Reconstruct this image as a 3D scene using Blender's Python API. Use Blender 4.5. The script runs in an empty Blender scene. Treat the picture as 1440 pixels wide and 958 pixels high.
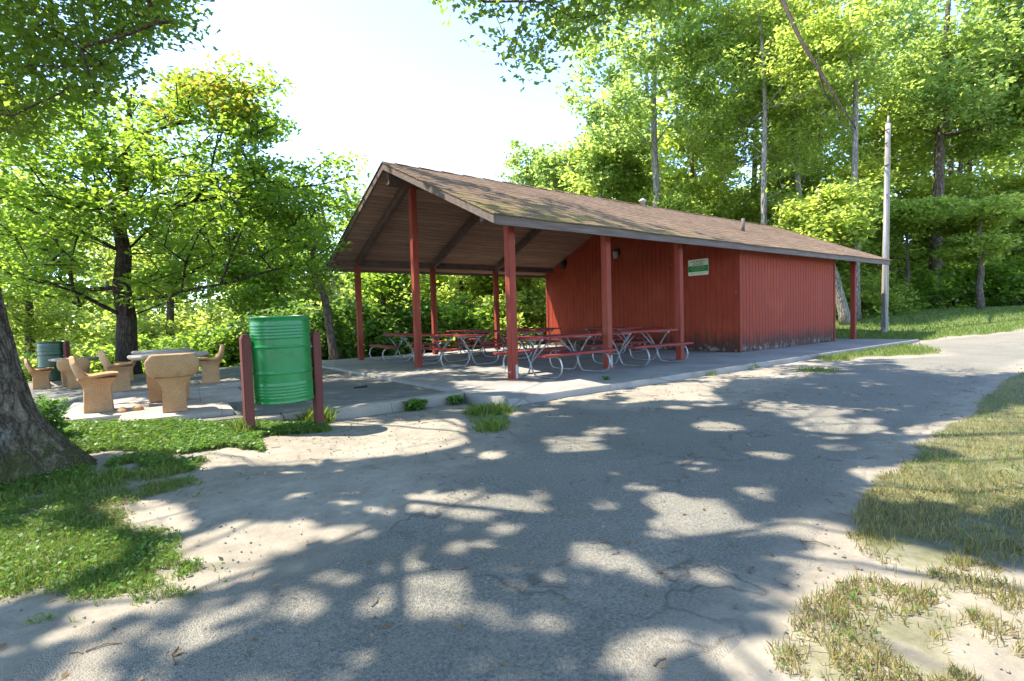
import bpy, bmesh, math, random
import numpy as np
from mathutils import Vector, Matrix, noise as mnoise

R = math.radians
scene = bpy.context.scene
COL = scene.collection
rng = np.random.default_rng(7)
random.seed(7)

# ------------------------------------------------------------------ camera
CP = np.array([-4.77013, -6.77589, 1.09319])
FW = np.array([0.59813682, 0.80018975, -0.04391703])
RT = np.array([0.79983789, -0.59949172, -0.02947934])
UP = np.array([0.04991696, 0.01749383, 0.99860015])
FPX = 726.23

def ray(u, v):
    return FW + RT * (u - 720) / FPX - UP * (v - 479) / FPX

def un(u, v, z=0.0):
    d = ray(u, v)
    return CP + d * ((z - CP[2]) / d[2])

def onx(u, v, x):
    d = ray(u, v)
    return CP + d * ((x - CP[0]) / d[0])

def at(u, D, v=None):
    """point seen at pixel column u, at depth D; v gives the height"""
    d = ray(u, 448 - (u - 720) * 0.0297 if v is None else v)
    return CP + d * D

def project(P):
    V = np.asarray(P) - CP
    z = V @ FW
    z = np.where(np.abs(z) < 1e-6, 1e-6, z)
    return 720 + FPX * (V @ RT) / z, 479 - FPX * (V @ UP) / z, z

cam = bpy.data.cameras.new('camera')
cam.sensor_width = 36.0
cam.lens = 36.0 * FPX / 1440
cam.clip_start = 0.05
cam.clip_end = 900
camo = bpy.data.objects.new('camera', cam)
COL.objects.link(camo)
M = Matrix(((RT[0], UP[0], -FW[0], CP[0]), (RT[1], UP[1], -FW[1], CP[1]), (RT[2], UP[2], -FW[2], CP[2]), (0, 0, 0, 1)))
camo.matrix_world = M
scene.camera = camo

# ------------------------------------------------------------------ light
SUN_EL = 57.0
LDIR = np.array([1.31, -1.11, 0.0])
LDIR = LDIR / np.linalg.norm(LDIR)
TO_SUN = np.array([-LDIR[0] * math.cos(R(SUN_EL)), -LDIR[1] * math.cos(R(SUN_EL)), math.sin(R(SUN_EL))])
world = bpy.data.worlds.new('World')
scene.world = world
world.use_nodes = True
wn = world.node_tree
sky = wn.nodes.new('ShaderNodeTexSky')
sky.sky_type = 'NISHITA'
sky.sun_disc = False
sky.sun_elevation = R(SUN_EL)
# sky sun direction: rotation measured clockwise from +Y
sky.sun_rotation = math.atan2(TO_SUN[0], TO_SUN[1])
sky.air_density = 0.62
sky.dust_density = 0.15
sky.ozone_density = 1.0
bg = wn.nodes['Background']
bg.inputs['Strength'].default_value = 0.15
wn.links.new(sky.outputs[0], bg.inputs['Color'])
sl = bpy.data.lights.new('sun', 'SUN')
sl.energy = 2.3
sl.angle = R(0.5)
sl.color = (1.0, 0.92, 0.79)
slo = bpy.data.objects.new('sun', sl)
COL.objects.link(slo)
slo.rotation_euler = Vector(TO_SUN).to_track_quat('Z', 'Y').to_euler()
slo.location = (-10, 8, 30)
scene.view_settings.view_transform = 'Standard'
scene.view_settings.look = 'None'
scene.view_settings.exposure = 2.68
scene.view_settings.gamma = 1.0
scene.view_settings.use_curve_mapping = False
try:
    scene.cycles.max_bounces = 8
    scene.cycles.diffuse_bounces = 4
    scene.cycles.transmission_bounces = 6
    scene.cycles.use_denoising = True
except Exception:
    pass

# ------------------------------------------------------------------ materials
class NT:
    def __init__(self, name):
        self.m = bpy.data.materials.new(name)
        self.m.use_nodes = True
        self.t = self.m.node_tree
        self.b = self.t.nodes['Principled BSDF']
        self.out = self.t.nodes['Material Output']
    def n(self, kind, **kw):
        nd = self.t.nodes.new('ShaderNode' + kind)
        for k, v in kw.items():
            setattr(nd, k, v)
        return nd
    def l(self, a, b):
        self.t.links.new(a, b)
    def setin(self, sock, v):
        if hasattr(v, 'is_output') or hasattr(v, 'links'):
            self.l(v, sock)
        elif isinstance(v, tuple) and len(v) == 3 and sock.type == 'RGBA':
            sock.default_value = (*v, 1)
        else:
            sock.default_value = v
    def coord(self, kind='Object', scale=(1, 1, 1)):
        tc = self.n('TexCoord')
        mp = self.n('Mapping')
        mp.inputs['Scale'].default_value = scale
        self.l(tc.outputs[kind], mp.inputs[0])
        return mp.outputs[0]
    def noise(self, vec, scale, detail=4, rough=0.55, dist=0.0):
        nd = self.n('TexNoise')
        self.l(vec, nd.inputs['Vector'])
        nd.inputs['Scale'].default_value = scale
        nd.inputs['Detail'].default_value = detail
        nd.inputs['Roughness'].default_value = rough
        nd.inputs['Distortion'].default_value = dist
        return nd.outputs['Fac']
    def voro(self, vec, scale, feature='F1', out='Distance', rnd=1.0):
        nd = self.n('TexVoronoi', feature=feature)
        self.l(vec, nd.inputs['Vector'])
        nd.inputs['Scale'].default_value = scale
        nd.inputs['Randomness'].default_value = rnd
        return nd.outputs[out]
    def rng(self, v, a, b, c=0.0, d=1.0, smooth=False):
        nd = self.n('MapRange')
        if smooth:
            nd.interpolation_type = 'SMOOTHSTEP'
        self.setin(nd.inputs[0], v)
        for i, x in enumerate((a, b, c, d)):
            nd.inputs[i + 1].default_value = x
        return nd.outputs[0]
    def math(self, op, a, b=0.0):
        nd = self.n('Math', operation=op)
        self.setin(nd.inputs[0], a)
        self.setin(nd.inputs[1], b)
        return nd.outputs[0]
    def mix(self, f, a, b):
        nd = self.n('Mix', data_type='RGBA')
        self.setin(nd.inputs[0], f)
        self.setin(nd.inputs[6], a)
        self.setin(nd.inputs[7], b)
        return nd.outputs[2]
    def mul(self, a, b, f=1.0):
        nd = self.n('Mix', data_type='RGBA', blend_type='MULTIPLY')
        nd.inputs[0].default_value = f
        self.setin(nd.inputs[6], a)
        self.setin(nd.inputs[7], b)
        return nd.outputs[2]
    def gray(self, f):
        nd = self.n('CombineColor')
        for i in range(3):
            self.l(f, nd.inputs[i])
        return nd.outputs[0]
    def attr(self, name):
        return self.n('Attribute', attribute_name=name).outputs['Fac']
    def sep(self, vec):
        nd = self.n('SeparateXYZ')
        self.l(vec, nd.inputs[0])
        return nd.outputs
    def bump(self, h, strength=0.3, dist=0.02):
        nd = self.n('Bump')
        nd.inputs['Strength'].default_value = strength
        nd.inputs['Distance'].default_value = dist
        self.l(h, nd.inputs['Height'])
        self.l(nd.outputs[0], self.b.inputs['Normal'])
    def done(self, col, rough=0.8, metal=0.0, spec=0.3):
        self.setin(self.b.inputs['Base Color'], col)
        self.setin(self.b.inputs['Roughness'], rough)
        self.b.inputs['Metallic'].default_value = metal
        self.b.inputs['Specular IOR Level'].default_value = spec
        return self.m

def simple(name, col, rough=0.6, metal=0.0, var=0.25, scale=8, spec=0.3, bump=0.0):
    t = NT(name)
    v = t.coord()
    n1 = t.noise(v, scale, 5)
    f = t.rng(n1, 0.3, 0.7, 1 - var, 1 + var)
    if bump:
        t.bump(t.noise(v, scale * 6, 4), bump, 0.01)
    return t.done(t.mul(col, t.gray(f)), rough, metal, spec)

def paint_red(name, col, chip=0.72, dirt=False, groove=False):
    t = NT(name)
    v = t.coord()
    streak = t.noise(t.coord(scale=(6, 6, 0.7)), 2.2, 5)
    big = t.noise(v, 1.1, 3)
    c = t.mix(t.rng(streak, 0.3, 0.75), tuple(x * 0.72 for x in col), tuple(x * 1.12 for x in col))
    c = t.mix(t.rng(big, 0.5, 0.75, 0, 0.35), c, (col[0] * 1.3, col[1] * 2.1 + .006, col[2] * 1.8 + .004))
    # flaked paint
    ch = t.noise(v, 13.0, 3, 0.6, 0.6)
    c = t.mix(t.rng(ch, chip, chip + 0.03), c, (0.45, 0.36, 0.32))
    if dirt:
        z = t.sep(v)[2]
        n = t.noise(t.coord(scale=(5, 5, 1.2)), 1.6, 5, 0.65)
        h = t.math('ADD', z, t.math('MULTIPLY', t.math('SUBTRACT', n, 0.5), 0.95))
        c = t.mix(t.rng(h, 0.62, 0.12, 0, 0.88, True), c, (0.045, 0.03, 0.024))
        h2 = t.math('ADD', z, t.math('MULTIPLY', t.math('SUBTRACT', t.noise(t.coord(scale=(9, 9, 3)), 2.3, 5, 0.7), 0.5), 0.6))
        sp = t.math('MULTIPLY', t.rng(h2, 0.22, 0.05), t.rng(t.noise(v, 7, 4, .7), 0.5, 0.62))
        c = t.mix(t.math('MULTIPLY', sp, 0.6), c, (0.34, 0.30, 0.26))
    t.bump(t.noise(t.coord(scale=(30, 30, 2.5)), 3, 4), 0.25, 0.004)
    return t.done(c, t.rng(streak, 0.3, 0.7, 0.6, 0.8), 0, 0.16)

MAT = {}
MAT['red_post'] = paint_red('red_post_paint', (0.235, 0.046, 0.029), 0.70)
MAT['red_wall'] = paint_red('red_siding_paint', (0.255, 0.040, 0.019), 0.745, dirt=True)
MAT['red_plank'] = paint_red('red_plank_paint', (0.26, 0.042, 0.036), 0.76)
MAT['brown_post'] = paint_red('brown_post_paint', (0.135, 0.042, 0.032), 0.80)
MAT['galv'] = simple('galvanised_tube', (0.27, 0.27, 0.268), 0.42, 0.55, 0.25, 14, 0.5)
MAT['plate'] = simple('post_plate_metal', (0.30, 0.31, 0.32), 0.5, 0.5, 0.4, 30)
MAT['fascia'] = None

def mk_fascia():
    t = NT('weathered_brown_trim')
    v = t.coord()
    s = t.noise(t.coord(scale=(0.8, 6, 9)), 2.0, 5)
    c = t.mix(t.rng(s, 0.3, 0.7), (0.085, 0.062, 0.050), (0.155, 0.118, 0.098))
    ch = t.noise(t.coord(scale=(1, 2, 2)), 4.2, 4, 0.65, 0.4)
    c = t.mix(t.rng(ch, 0.70, 0.73, 0, 0.8), c, (0.42, 0.40, 0.36))
    t.bump(t.noise(t.coord(scale=(1, 20, 20)), 3, 4), 0.3, 0.004)
    return t.done(c, 0.75)
MAT['fascia'] = mk_fascia()

def mk_soffit():
    t = NT('brown_ceiling_planks')
    v = t.coord()
    xyz = t.sep(v)
    # planks run along X, 0.14 m wide measured along Y
    k = t.math('FRACT', t.math('MULTIPLY', xyz[1], 1 / 0.135))
    line = t.math('LESS_THAN', k, 0.07)
    idx = t.math('FLOOR', t.math('MULTIPLY', xyz[1], 1 / 0.135))
    wn_ = t.n('TexWhiteNoise', noise_dimensions='1D')
    t.l(idx, wn_.inputs['W'])
    s = t.noise(t.coord(scale=(0.7, 7, 7)), 2.5, 5)
    c = t.mix(t.rng(s, 0.3, 0.7), (0.22, 0.138, 0.098), (0.36, 0.235, 0.17))
    c = t.mul(c, t.gray(t.rng(wn_.outputs['Value'], 0, 1, 0.8, 1.15)))
    c = t.mix(t.math('MULTIPLY', line, 0.75), c, (0.03, 0.02, 0.016))
    t.bump(t.math('SUBTRACT', 1.0, line), 0.5, 0.006)
    return t.done(c, 0.8)
MAT['soffit'] = mk_soffit()
MAT['rafter'] = simple('dark_rafter_wood', (0.10, 0.066, 0.052), 0.75, 0, 0.3, 5, 0.3, 0.2)

def mk_shingle():
    t = NT('mossy_brown_shingles')
    v = t.coord()
    br = t.n('TexBrick')
    t.l(t.coord(scale=(1, 1, 1)), br.inputs['Vector'])
    br.offset = 0.5
    br.inputs['Color1'].default_value = (0.0, 0, 0, 1)
    br.inputs['Color2'].default_value = (1, 1, 1, 1)
    br.inputs['Mortar'].default_value = (0.2, 0.2, 0.2, 1)
    br.inputs['Scale'].default_value = 1.0
    br.inputs['Mortar Size'].default_value = 0.006
    br.inputs['Brick Width'].default_value = 0.30
    br.inputs['Row Height'].default_value = 0.13
    g = t.noise(v, 60, 3, 0.7)
    c = t.mix(br.outputs['Color'], (0.150, 0.094, 0.060), (0.235, 0.158, 0.105))
    c = t.mul(c, t.gray(t.rng(g, 0.3, 0.7, 0.65, 1.3)))
    c = t.mix(t.rng(t.noise(v, 0.9, 6, .65), 0.42, 0.66, 0, 0.5), c, (0.12, 0.080, 0.062))
    c = t.mix(t.rng(t.noise(v, 7.0, 5, .75), 0.50, 0.66, 0, 0.5), c, (0.27, 0.195, 0.12))
    c = t.mix(t.math('MULTIPLY', br.outputs['Fac'], 0.8), c, (0.05, 0.035, 0.03))
    y = t.sep(v)[1]
    x = t.sep(v)[0]
    m = t.noise(v, 2.6, 8, 0.78)
    m = t.math('ADD', m, t.rng(y, 3.4, 0.2, -0.09, 0.11))
    m = t.math('ADD', m, t.rng(x, 1.0, 10.0, 0.02, -0.12))
    c = t.mix(t.rng(m, 0.55, 0.66, 0, 0.8), c, (0.19, 0.155, 0.045))
    c = t.mix(t.rng(t.noise(v, 3.1, 8, 0.8), 0.58, 0.66, 0, 0.75), c, (0.055, 0.048, 0.03))
    t.bump(t.math('ADD', g, t.math('MULTIPLY', br.outputs['Fac'], -1.0)), 0.5, 0.01)
    return t.done(c, 0.92, 0, 0.15)
MAT['shingle'] = mk_shingle()

def mk_concrete(name, col, stain=0.4):
    t = NT(name)
    v = t.coord()
    a = t.noise(v, 0.9, 6, 0.6)
    b = t.noise(v, 40, 4, 0.7)
    c = t.mul(col, t.gray(t.rng(a, 0.3, 0.7, 0.72, 1.15)))
    c = t.mul(c, t.gray(t.rng(b, 0.3, 0.7, 0.85, 1.12)))
    c = t.mix(t.rng(t.noise(v, 2.6, 6, 0.7, 0.3), 0.55, 0.72, 0, stain), c, tuple(x * 0.45 for x in col))
    cr = t.voro(t.coord(scale=(0.45, 0.45, 0.45)), 1.0, 'DISTANCE_TO_EDGE')
    c = t.mix(t.rng(cr, 0.0, 0.004, 0.6, 0), c, (0.05, 0.045, 0.04))
    t.bump(b, 0.25, 0.004)
    return t.done(c, 0.85, 0, 0.2)
MAT['slab'] = mk_concrete('slab_concrete', (0.27, 0.255, 0.23))
MAT['curb'] = mk_concrete('curb_concrete', (0.29, 0.26, 0.21))
MAT['pad'] = mk_concrete('paver_concrete', (0.34, 0.295, 0.25), 0.25)

def mk_aggregate():
    t = NT('tan_exposed_aggregate')
    v = t.coord()
    a = t.noise(v, 3.0, 5, 0.6)
    s = t.voro(v, 95)
    c = t.mix(t.rng(a, 0.3, 0.7), (0.33, 0.178, 0.078), (0.43, 0.258, 0.128))
    c = t.mul(c, t.gray(t.rng(s, 0.1, 0.6, 0.78, 1.18)))
    c = t.mix(t.rng(t.noise(v, 55, 3, 0.7), 0.60, 0.68, 0, 0.6), c, (0.16, 0.10, 0.06))
    c = t.mix(t.rng(t.noise(t.coord(scale=(1, 1, 0.6)), 4.5, 5, .65), 0.56, 0.7, 0, 0.55), c, (0.17, 0.125, 0.075))
    t.bump(s, 0.3, 0.006)
    return t.done(c, 0.85, 0, 0.2)
MAT['aggregate'] = mk_aggregate()

def mk_drum(name, col):
    t = NT(name)
    v = t.coord()
    a = t.noise(v, 5, 4)
    c = t.mul(col, t.gray(t.rng(a, 0.3, 0.7, 0.85, 1.12)))
    r = t.noise(v, 11, 5, 0.7, 0.4)
    c = t.mix(t.rng(r, 0.70, 0.74, 0, 0.8), c, (0.36, 0.40, 0.33))
    z = t.sep(v)[2]
    ru = t.math('MULTIPLY', t.rng(t.noise(v, 16, 5, 0.7), 0.5, 0.6), t.rng(t.math('ABSOLUTE', t.math('SUBTRACT', z, 0.475)), 0.455, 0.475, 0, 0.8))
    c = t.mix(ru, c, (0.13, 0.06, 0.03))
    c = t.mix(t.rng(t.noise(v, 7, 6, .75, .3), .64, .70, 0, .55), c, (0.09, 0.075, 0.035))
    c = t.mix(t.rng(t.noise(t.coord(scale=(4, 4, .5)), 4, 4, .6), .6, .75, 0, .3), c, (0.05, 0.10, 0.05))
    return t.done(c, t.rng(a, 0.3, 0.7, 0.22, 0.42), 0, 0.5)
MAT['drum'] = mk_drum('green_drum_enamel', (0.004, 0.150, 0.030))
MAT['drum_dark'] = mk_drum('dark_green_drum_enamel', (0.005, 0.045, 0.018))

def mk_bark(name, c1, c2, scale=1.0, lichen=0.3, moss=False):
    t = NT(name)
    v = t.coord(scale=(scale, scale, scale * 0.22))
    f = t.noise(v, 14, 6, 0.65, 0.6)
    w = t.voro(v, 22, 'DISTANCE_TO_EDGE')
    c = t.mix(t.rng(f, 0.3, 0.7), c1, c2)
    c = t.mix(t.rng(w, 0.0, 0.18, 0.75, 0), c, tuple(x * 0.3 for x in c1))
    o = t.coord()
    c = t.mix(t.rng(t.noise(o, 6, 5, 0.7, .5), 0.58, 0.66, 0, lichen), c, (0.36, 0.38, 0.31))
    if moss:
        z = t.sep(o)[2]
        mm = t.math('ADD', t.noise(o, 3.0, 5, .7), t.rng(z, 0.9, 0.1, -.25, .12))
        c = t.mix(t.rng(mm, .55, .68, 0, .8), c, (0.085, 0.095, 0.022))
    t.bump(t.math('ADD', f, t.rng(w, 0, 0.25, 0, 0.6)), 0.9, 0.03)
    return t.done(c, 0.92, 0, 0.15)
def mk_oakbark():
    t = NT('grey_brown_oak_bark')
    o = t.coord()
    v = t.coord(scale=(1, 1, 0.13))
    nz = t.n('TexNoise')
    t.l(o, nz.inputs['Vector']); nz.inputs['Scale'].default_value = 5; nz.inputs['Detail'].default_value = 3
    ad = t.n('VectorMath', operation='MULTIPLY_ADD')
    t.l(nz.outputs['Color'], ad.inputs[0]); ad.inputs[1].default_value = (.10, .10, .10); t.l(v, ad.inputs[2])
    f = t.noise(ad.outputs[0], 15, 5, 0.62, 0.3)
    ridge = t.math('ABSOLUTE', t.math('SUBTRACT', f, 0.5))
    g = t.noise(o, 42, 5, 0.72)
    c = t.mix(t.rng(g, 0.3, 0.7), (0.110, 0.082, 0.056), (0.225, 0.178, 0.128))
    c = t.mix(t.rng(ridge, 0.0, 0.055, 0.9, 0), c, (0.035, 0.027, 0.02))
    c = t.mix(t.rng(t.noise(o, 5, 6, 0.75, .5), 0.56, 0.68, 0, .65), c, (0.33, 0.36, 0.29))
    z = t.sep(o)[2]
    mm = t.math('ADD', t.noise(o, 3.0, 5, .7), t.rng(z, 0.9, 0.1, -.25, .12))
    c = t.mix(t.rng(mm, .52, .68, 0, .75), c, (0.085, 0.09, 0.025))
    t.bump(t.math('ADD', t.rng(ridge, 0, .12, 0, 1), t.math('MULTIPLY', g, .5)), 1.0, 0.03)
    return t.done(c, 0.95, 0, 0.1)
MAT['bark_oak'] = mk_oakbark()
MAT['bark_dark'] = mk_bark('dark_bark', (0.035, 0.026, 0.020), (0.10, 0.075, 0.055), 1.0, 0.15)
MAT['bark_grey'] = mk_bark('pale_grey_bark', (0.17, 0.15, 0.12), (0.34, 0.31, 0.26), 0.6, 0.3)
MAT['bark_mid'] = mk_bark('brown_bark', (0.075, 0.058, 0.042), (0.19, 0.15, 0.115), 0.7, 0.25)

def mk_pole():
    t = NT('weathered_pole_wood')
    v = t.coord(scale=(5, 5, 0.35))
    f = t.noise(v, 6, 6, 0.7)
    c = t.mix(t.rng(f, 0.3, 0.7), (0.165, 0.14, 0.11), (0.37, 0.34, 0.29))
    c = t.mix(t.rng(t.noise(t.coord(scale=(8, 8, .5)), 9, 4, .7), .6, .68, 0, .8), c, (0.06, 0.05, 0.04))
    t.bump(f, 0.6, 0.02)
    return t.done(c, 0.9, 0, 0.15)
MAT['pole'] = mk_pole()

def leaf_mat(name, c1, c2, tcol, trans=0.5, gloss=0.3, rough=0.45):
    t = NT(name)
    g = t.n('NewGeometry')
    o = t.coord()
    cl = t.noise(o, 0.7, 3)
    fac = t.math('ADD', t.math('MULTIPLY', g.outputs['Random Per Island'], 0.7), t.rng(cl, 0.3, 0.7, -0.15, 0.45))
    c = t.mix(t.math('MINIMUM', t.math('MAXIMUM', fac, 0.0), 1.0), c1, c2)
    t.done(c, rough, 0, gloss)
    tr = t.n('BsdfTranslucent')
    tc = t.mix(g.outputs['Random Per Island'], tuple(x * 0.75 for x in tcol), tuple(min(1, x * 1.2) for x in tcol))
    t.l(tc, tr.inputs['Color'])
    mx = t.n('MixShader')
    mx.inputs[0].default_value = trans
    t.l(t.b.outputs[0], mx.inputs[1])
    t.l(tr.outputs[0], mx.inputs[2])
    t.l(mx.outputs[0], t.out.inputs['Surface'])
    return t.m
MAT['leaf_oak'] = leaf_mat('oak_leaf', (0.050, 0.095, 0.016), (0.095, 0.150, 0.026), (0.36, 0.50, 0.06), .55)
MAT['leaf_maple'] = leaf_mat('maple_leaf', (0.045, 0.095, 0.014), (0.10, 0.17, 0.022), (0.38, 0.56, 0.06), .57)
MAT['leaf_yellow'] = leaf_mat('turning_leaf', (0.19, 0.14, 0.014), (0.20, 0.19, 0.024), (0.50, 0.42, 0.05))
MAT['leaf_bright'] = leaf_mat('bright_leaf', (0.065, 0.115, 0.018), (0.15, 0.195, 0.036), (0.58, 0.70, 0.12), .60)
MAT['leaf_poplar'] = leaf_mat('poplar_leaf', (0.055, 0.105, 0.026), (0.13, 0.18, 0.040), (0.48, 0.62, 0.14), .60)
MAT['leaf_dark'] = leaf_mat('shrub_leaf', (0.040, 0.085, 0.016), (0.080, 0.14, 0.022), (0.22, 0.38, 0.05))
MAT['leaf_weed'] = leaf_mat('weed_leaf', (0.055, 0.125, 0.018), (0.10, 0.18, 0.028), (0.20, 0.38, 0.05), 0.4)
MAT['grass'] = leaf_mat('grass_blade', (0.085, 0.140, 0.020), (0.165, 0.205, 0.042), (0.30, 0.42, 0.06), 0.35)
MAT['grass_dry'] = leaf_mat('dry_grass_blade', (0.15, 0.145, 0.035), (0.38, 0.31, 0.13), (0.34, 0.28, 0.09), 0.3)
MAT['litter'] = leaf_mat('dead_leaf', (0.12, 0.07, 0.03), (0.32, 0.22, 0.12), (0.2, 0.12, 0.04), 0.15)
MAT['twig'] = simple('dead_twig', (0.16, 0.12, 0.085), 0.9, 0, 0.4, 20)
MAT['gravel'] = simple('gravel_stone', (0.17, 0.16, 0.145), 0.9, 0, 0.5, 5)
MAT['black'] = simple('black_rubber', (0.02, 0.02, 0.022), 0.6)
MAT['white'] = simple('white_vent_paint', (0.36, 0.34, 0.32), 0.5)
MAT['lamp_glass'] = simple('frosted_lamp_glass', (0.34, 0.33, 0.30), 0.35)
MAT['sign_cream'] = simple('sign_cream', (0.58, 0.62, 0.46), 0.5, 0, 0.1)
MAT['sign_green'] = simple('sign_green', (0.012, 0.17, 0.045), 0.5, 0, 0.1)
MAT['sign_dark'] = simple('sign_lettering', (0.03, 0.05, 0.03), 0.6, 0, 0.1)
MAT['sign_pale'] = simple('sign_pale_lettering', (0.25, 0.50, 0.26), 0.6, 0, 0.1)
MAT['rust_red'] = simple('red_bracket_paint', (0.32, 0.04, 0.03), 0.5)

# dirt shared colour recipe: dry sandy soil with pebbles
def dirt_nodes(t, v):
    a = t.noise(v, 0.8, 6, 0.6)
    b = t.noise(v, 6, 6, 0.7)
    c = t.mix(t.rng(a, 0.3, 0.7), (0.235, 0.205, 0.160), (0.315, 0.28, 0.224))
    c = t.mul(c, t.gray(t.rng(b, 0.3, 0.72, 0.72, 1.15)))
    sp = t.voro(v, 70)
    c = t.mix(t.rng(sp, 0.10, 0.22, 0.35, 0), c, (0.22, 0.19, 0.16))
    c = t.mix(t.rng(t.noise(v, 26, 4, .75), 0.60, 0.68, 0, 0.55), c, (0.17, 0.135, 0.10))
    c = t.mix(t.rng(t.noise(v, 90, 3, .7), 0.62, 0.70, 0, 0.4), c, (0.46, 0.42, 0.37))
    return c, b, sp

def mk_ground():
    t = NT('sandy_ground')
    v = t.coord()
    c, b, sp = dirt_nodes(t, v)
    g = t.attr('grassy')
    n = t.noise(v, 3.2, 6, 0.7)
    gm = t.rng(t.math('ADD', g, t.math('MULTIPLY', t.math('SUBTRACT', n, 0.5), 0.9)), 0.42, 0.66, 0, 1)
    soil = t.mix(t.rng(t.noise(v, 9, 5, .7), 0.35, 0.65), (0.085, 0.070, 0.042), (0.17, 0.16, 0.07))
    soil = t.mix(t.attr('lush'), soil, (0.075, 0.125, 0.022))
    c = t.mix(t.math('MULTIPLY', gm, 0.82), c, soil)
    fl = t.mix(t.noise(v, 1.5, 5), (0.06, 0.05, 0.03), (0.10, 0.09, 0.04))
    c = t.mix(t.attr('forest'), c, fl)
    h = t.math('ADD', b, t.math('MULTIPLY', t.noise(v, 45, 5, .75), 0.6))
    t.bump(h, 0.45, 0.02)
    return t.done(c, 0.95, 0, 0.1)
MAT['ground'] = mk_ground()

def mk_road():
    t = NT('worn_asphalt')
    v = t.coord()
    ag = t.voro(v, 130)
    ag2 = t.noise(v, 70, 4, 0.75)
    big = t.noise(v, 0.55, 5, 0.6)
    c = t.mix(t.rng(big, 0.3, 0.7), (0.150, 0.142, 0.118), (0.205, 0.192, 0.160))
    c = t.mul(c, t.gray(t.rng(ag2, 0.3, 0.7, 0.45, 1.6)))
    c = t.mix(t.rng(t.noise(v, 5.5, 6, .7), .5, .7, 0, .45), c, (0.215, 0.192, 0.150))
    c = t.mix(t.rng(ag, 0.06, 0.2, 0.5, 0), c, (0.27, 0.26, 0.24))
    d, b, sp = dirt_nodes(t, v)
    dm = t.attr('dust')
    n = t.noise(v, 2.2, 7, 0.7)
    n2 = t.noise(v, 30, 4, 0.75)
    k = t.math('ADD', dm, t.math('ADD', t.math('MULTIPLY', t.math('SUBTRACT', n, 0.5), 1.0), t.math('MULTIPLY', t.math('SUBTRACT', n2, 0.5), 0.95)))
    c = t.mix(t.rng(k, 0.34, 0.84, 0, 0.9), c, d)
    vd = t.n('Mapping')
    cd = t.coord(scale=(0.42, 0.42, 0.42))
    nz = t.n('TexNoise')
    t.l(cd, nz.inputs['Vector'])
    nz.inputs['Scale'].default_value = 2.5
    nz.inputs['Detail'].default_value = 5
    ad = t.n('VectorMath', operation='ADD')
    t.l(cd, ad.inputs[0])
    t.l(nz.outputs['Color'], ad.inputs[1])
    cr = t.voro(ad.outputs[0], 1.0, 'DISTANCE_TO_EDGE')
    crm = t.math('MULTIPLY', t.rng(cr, 0.0, 0.012, 1, 0), t.rng(t.noise(v, .8, 3), .48, .6))
    c = t.mix(t.math('MULTIPLY', crm, 0.55), c, (0.04, 0.037, 0.033))
    h = t.math('ADD', t.math('MULTIPLY', ag, -0.8), ag2)
    h = t.math('SUBTRACT', h, t.math('MULTIPLY', crm, 0.6))
    t.bump(h, 0.7, 0.012)
    return t.done(c, 0.9, 0, 0.2)
MAT['road'] = mk_road()

def mk_patio():
    t = NT('patio_asphalt')
    v = t.coord()
    ag2 = t.noise(v, 60, 4, 0.75)
    big = t.noise(v, 0.9, 5, 0.6)
    c = t.mix(t.rng(big, 0.3, 0.7), (0.10, 0.098, 0.086), (0.165, 0.158, 0.14))
    c = t.mul(c, t.gray(t.rng(ag2, 0.3, 0.7, 0.6, 1.4)))
    c = t.mix(t.rng(t.noise(v, 2.0, 6, .7), .55, .72, 0, .8), c, (0.36, 0.31, 0.25))
    t.bump(ag2, 0.5, 0.01)
    return t.done(c, 0.9, 0, 0.2)
MAT['patio'] = mk_patio()

# ------------------------------------------------------------------ mesh helpers
def np_mesh(name, verts, faces, smooth=False):
    me = bpy.data.meshes.new(name)
    verts = np.asarray(verts, np.float32)
    faces = np.asarray(faces, np.int32)
    nv, nf, k = len(verts), len(faces), faces.shape[1]
    me.vertices.add(nv)
    me.vertices.foreach_set('co', verts.ravel())
    me.loops.add(nf * k)
    me.loops.foreach_set('vertex_index', faces.ravel())
    me.polygons.add(nf)
    me.polygons.foreach_set('loop_start', np.arange(0, nf * k, k, dtype=np.int32))
    me.polygons.foreach_set('loop_total', np.full(nf, k, np.int32))
    if smooth:
        me.polygons.foreach_set('use_smooth', np.ones(nf, bool))
    me.update(calc_edges=True)
    return me

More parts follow.
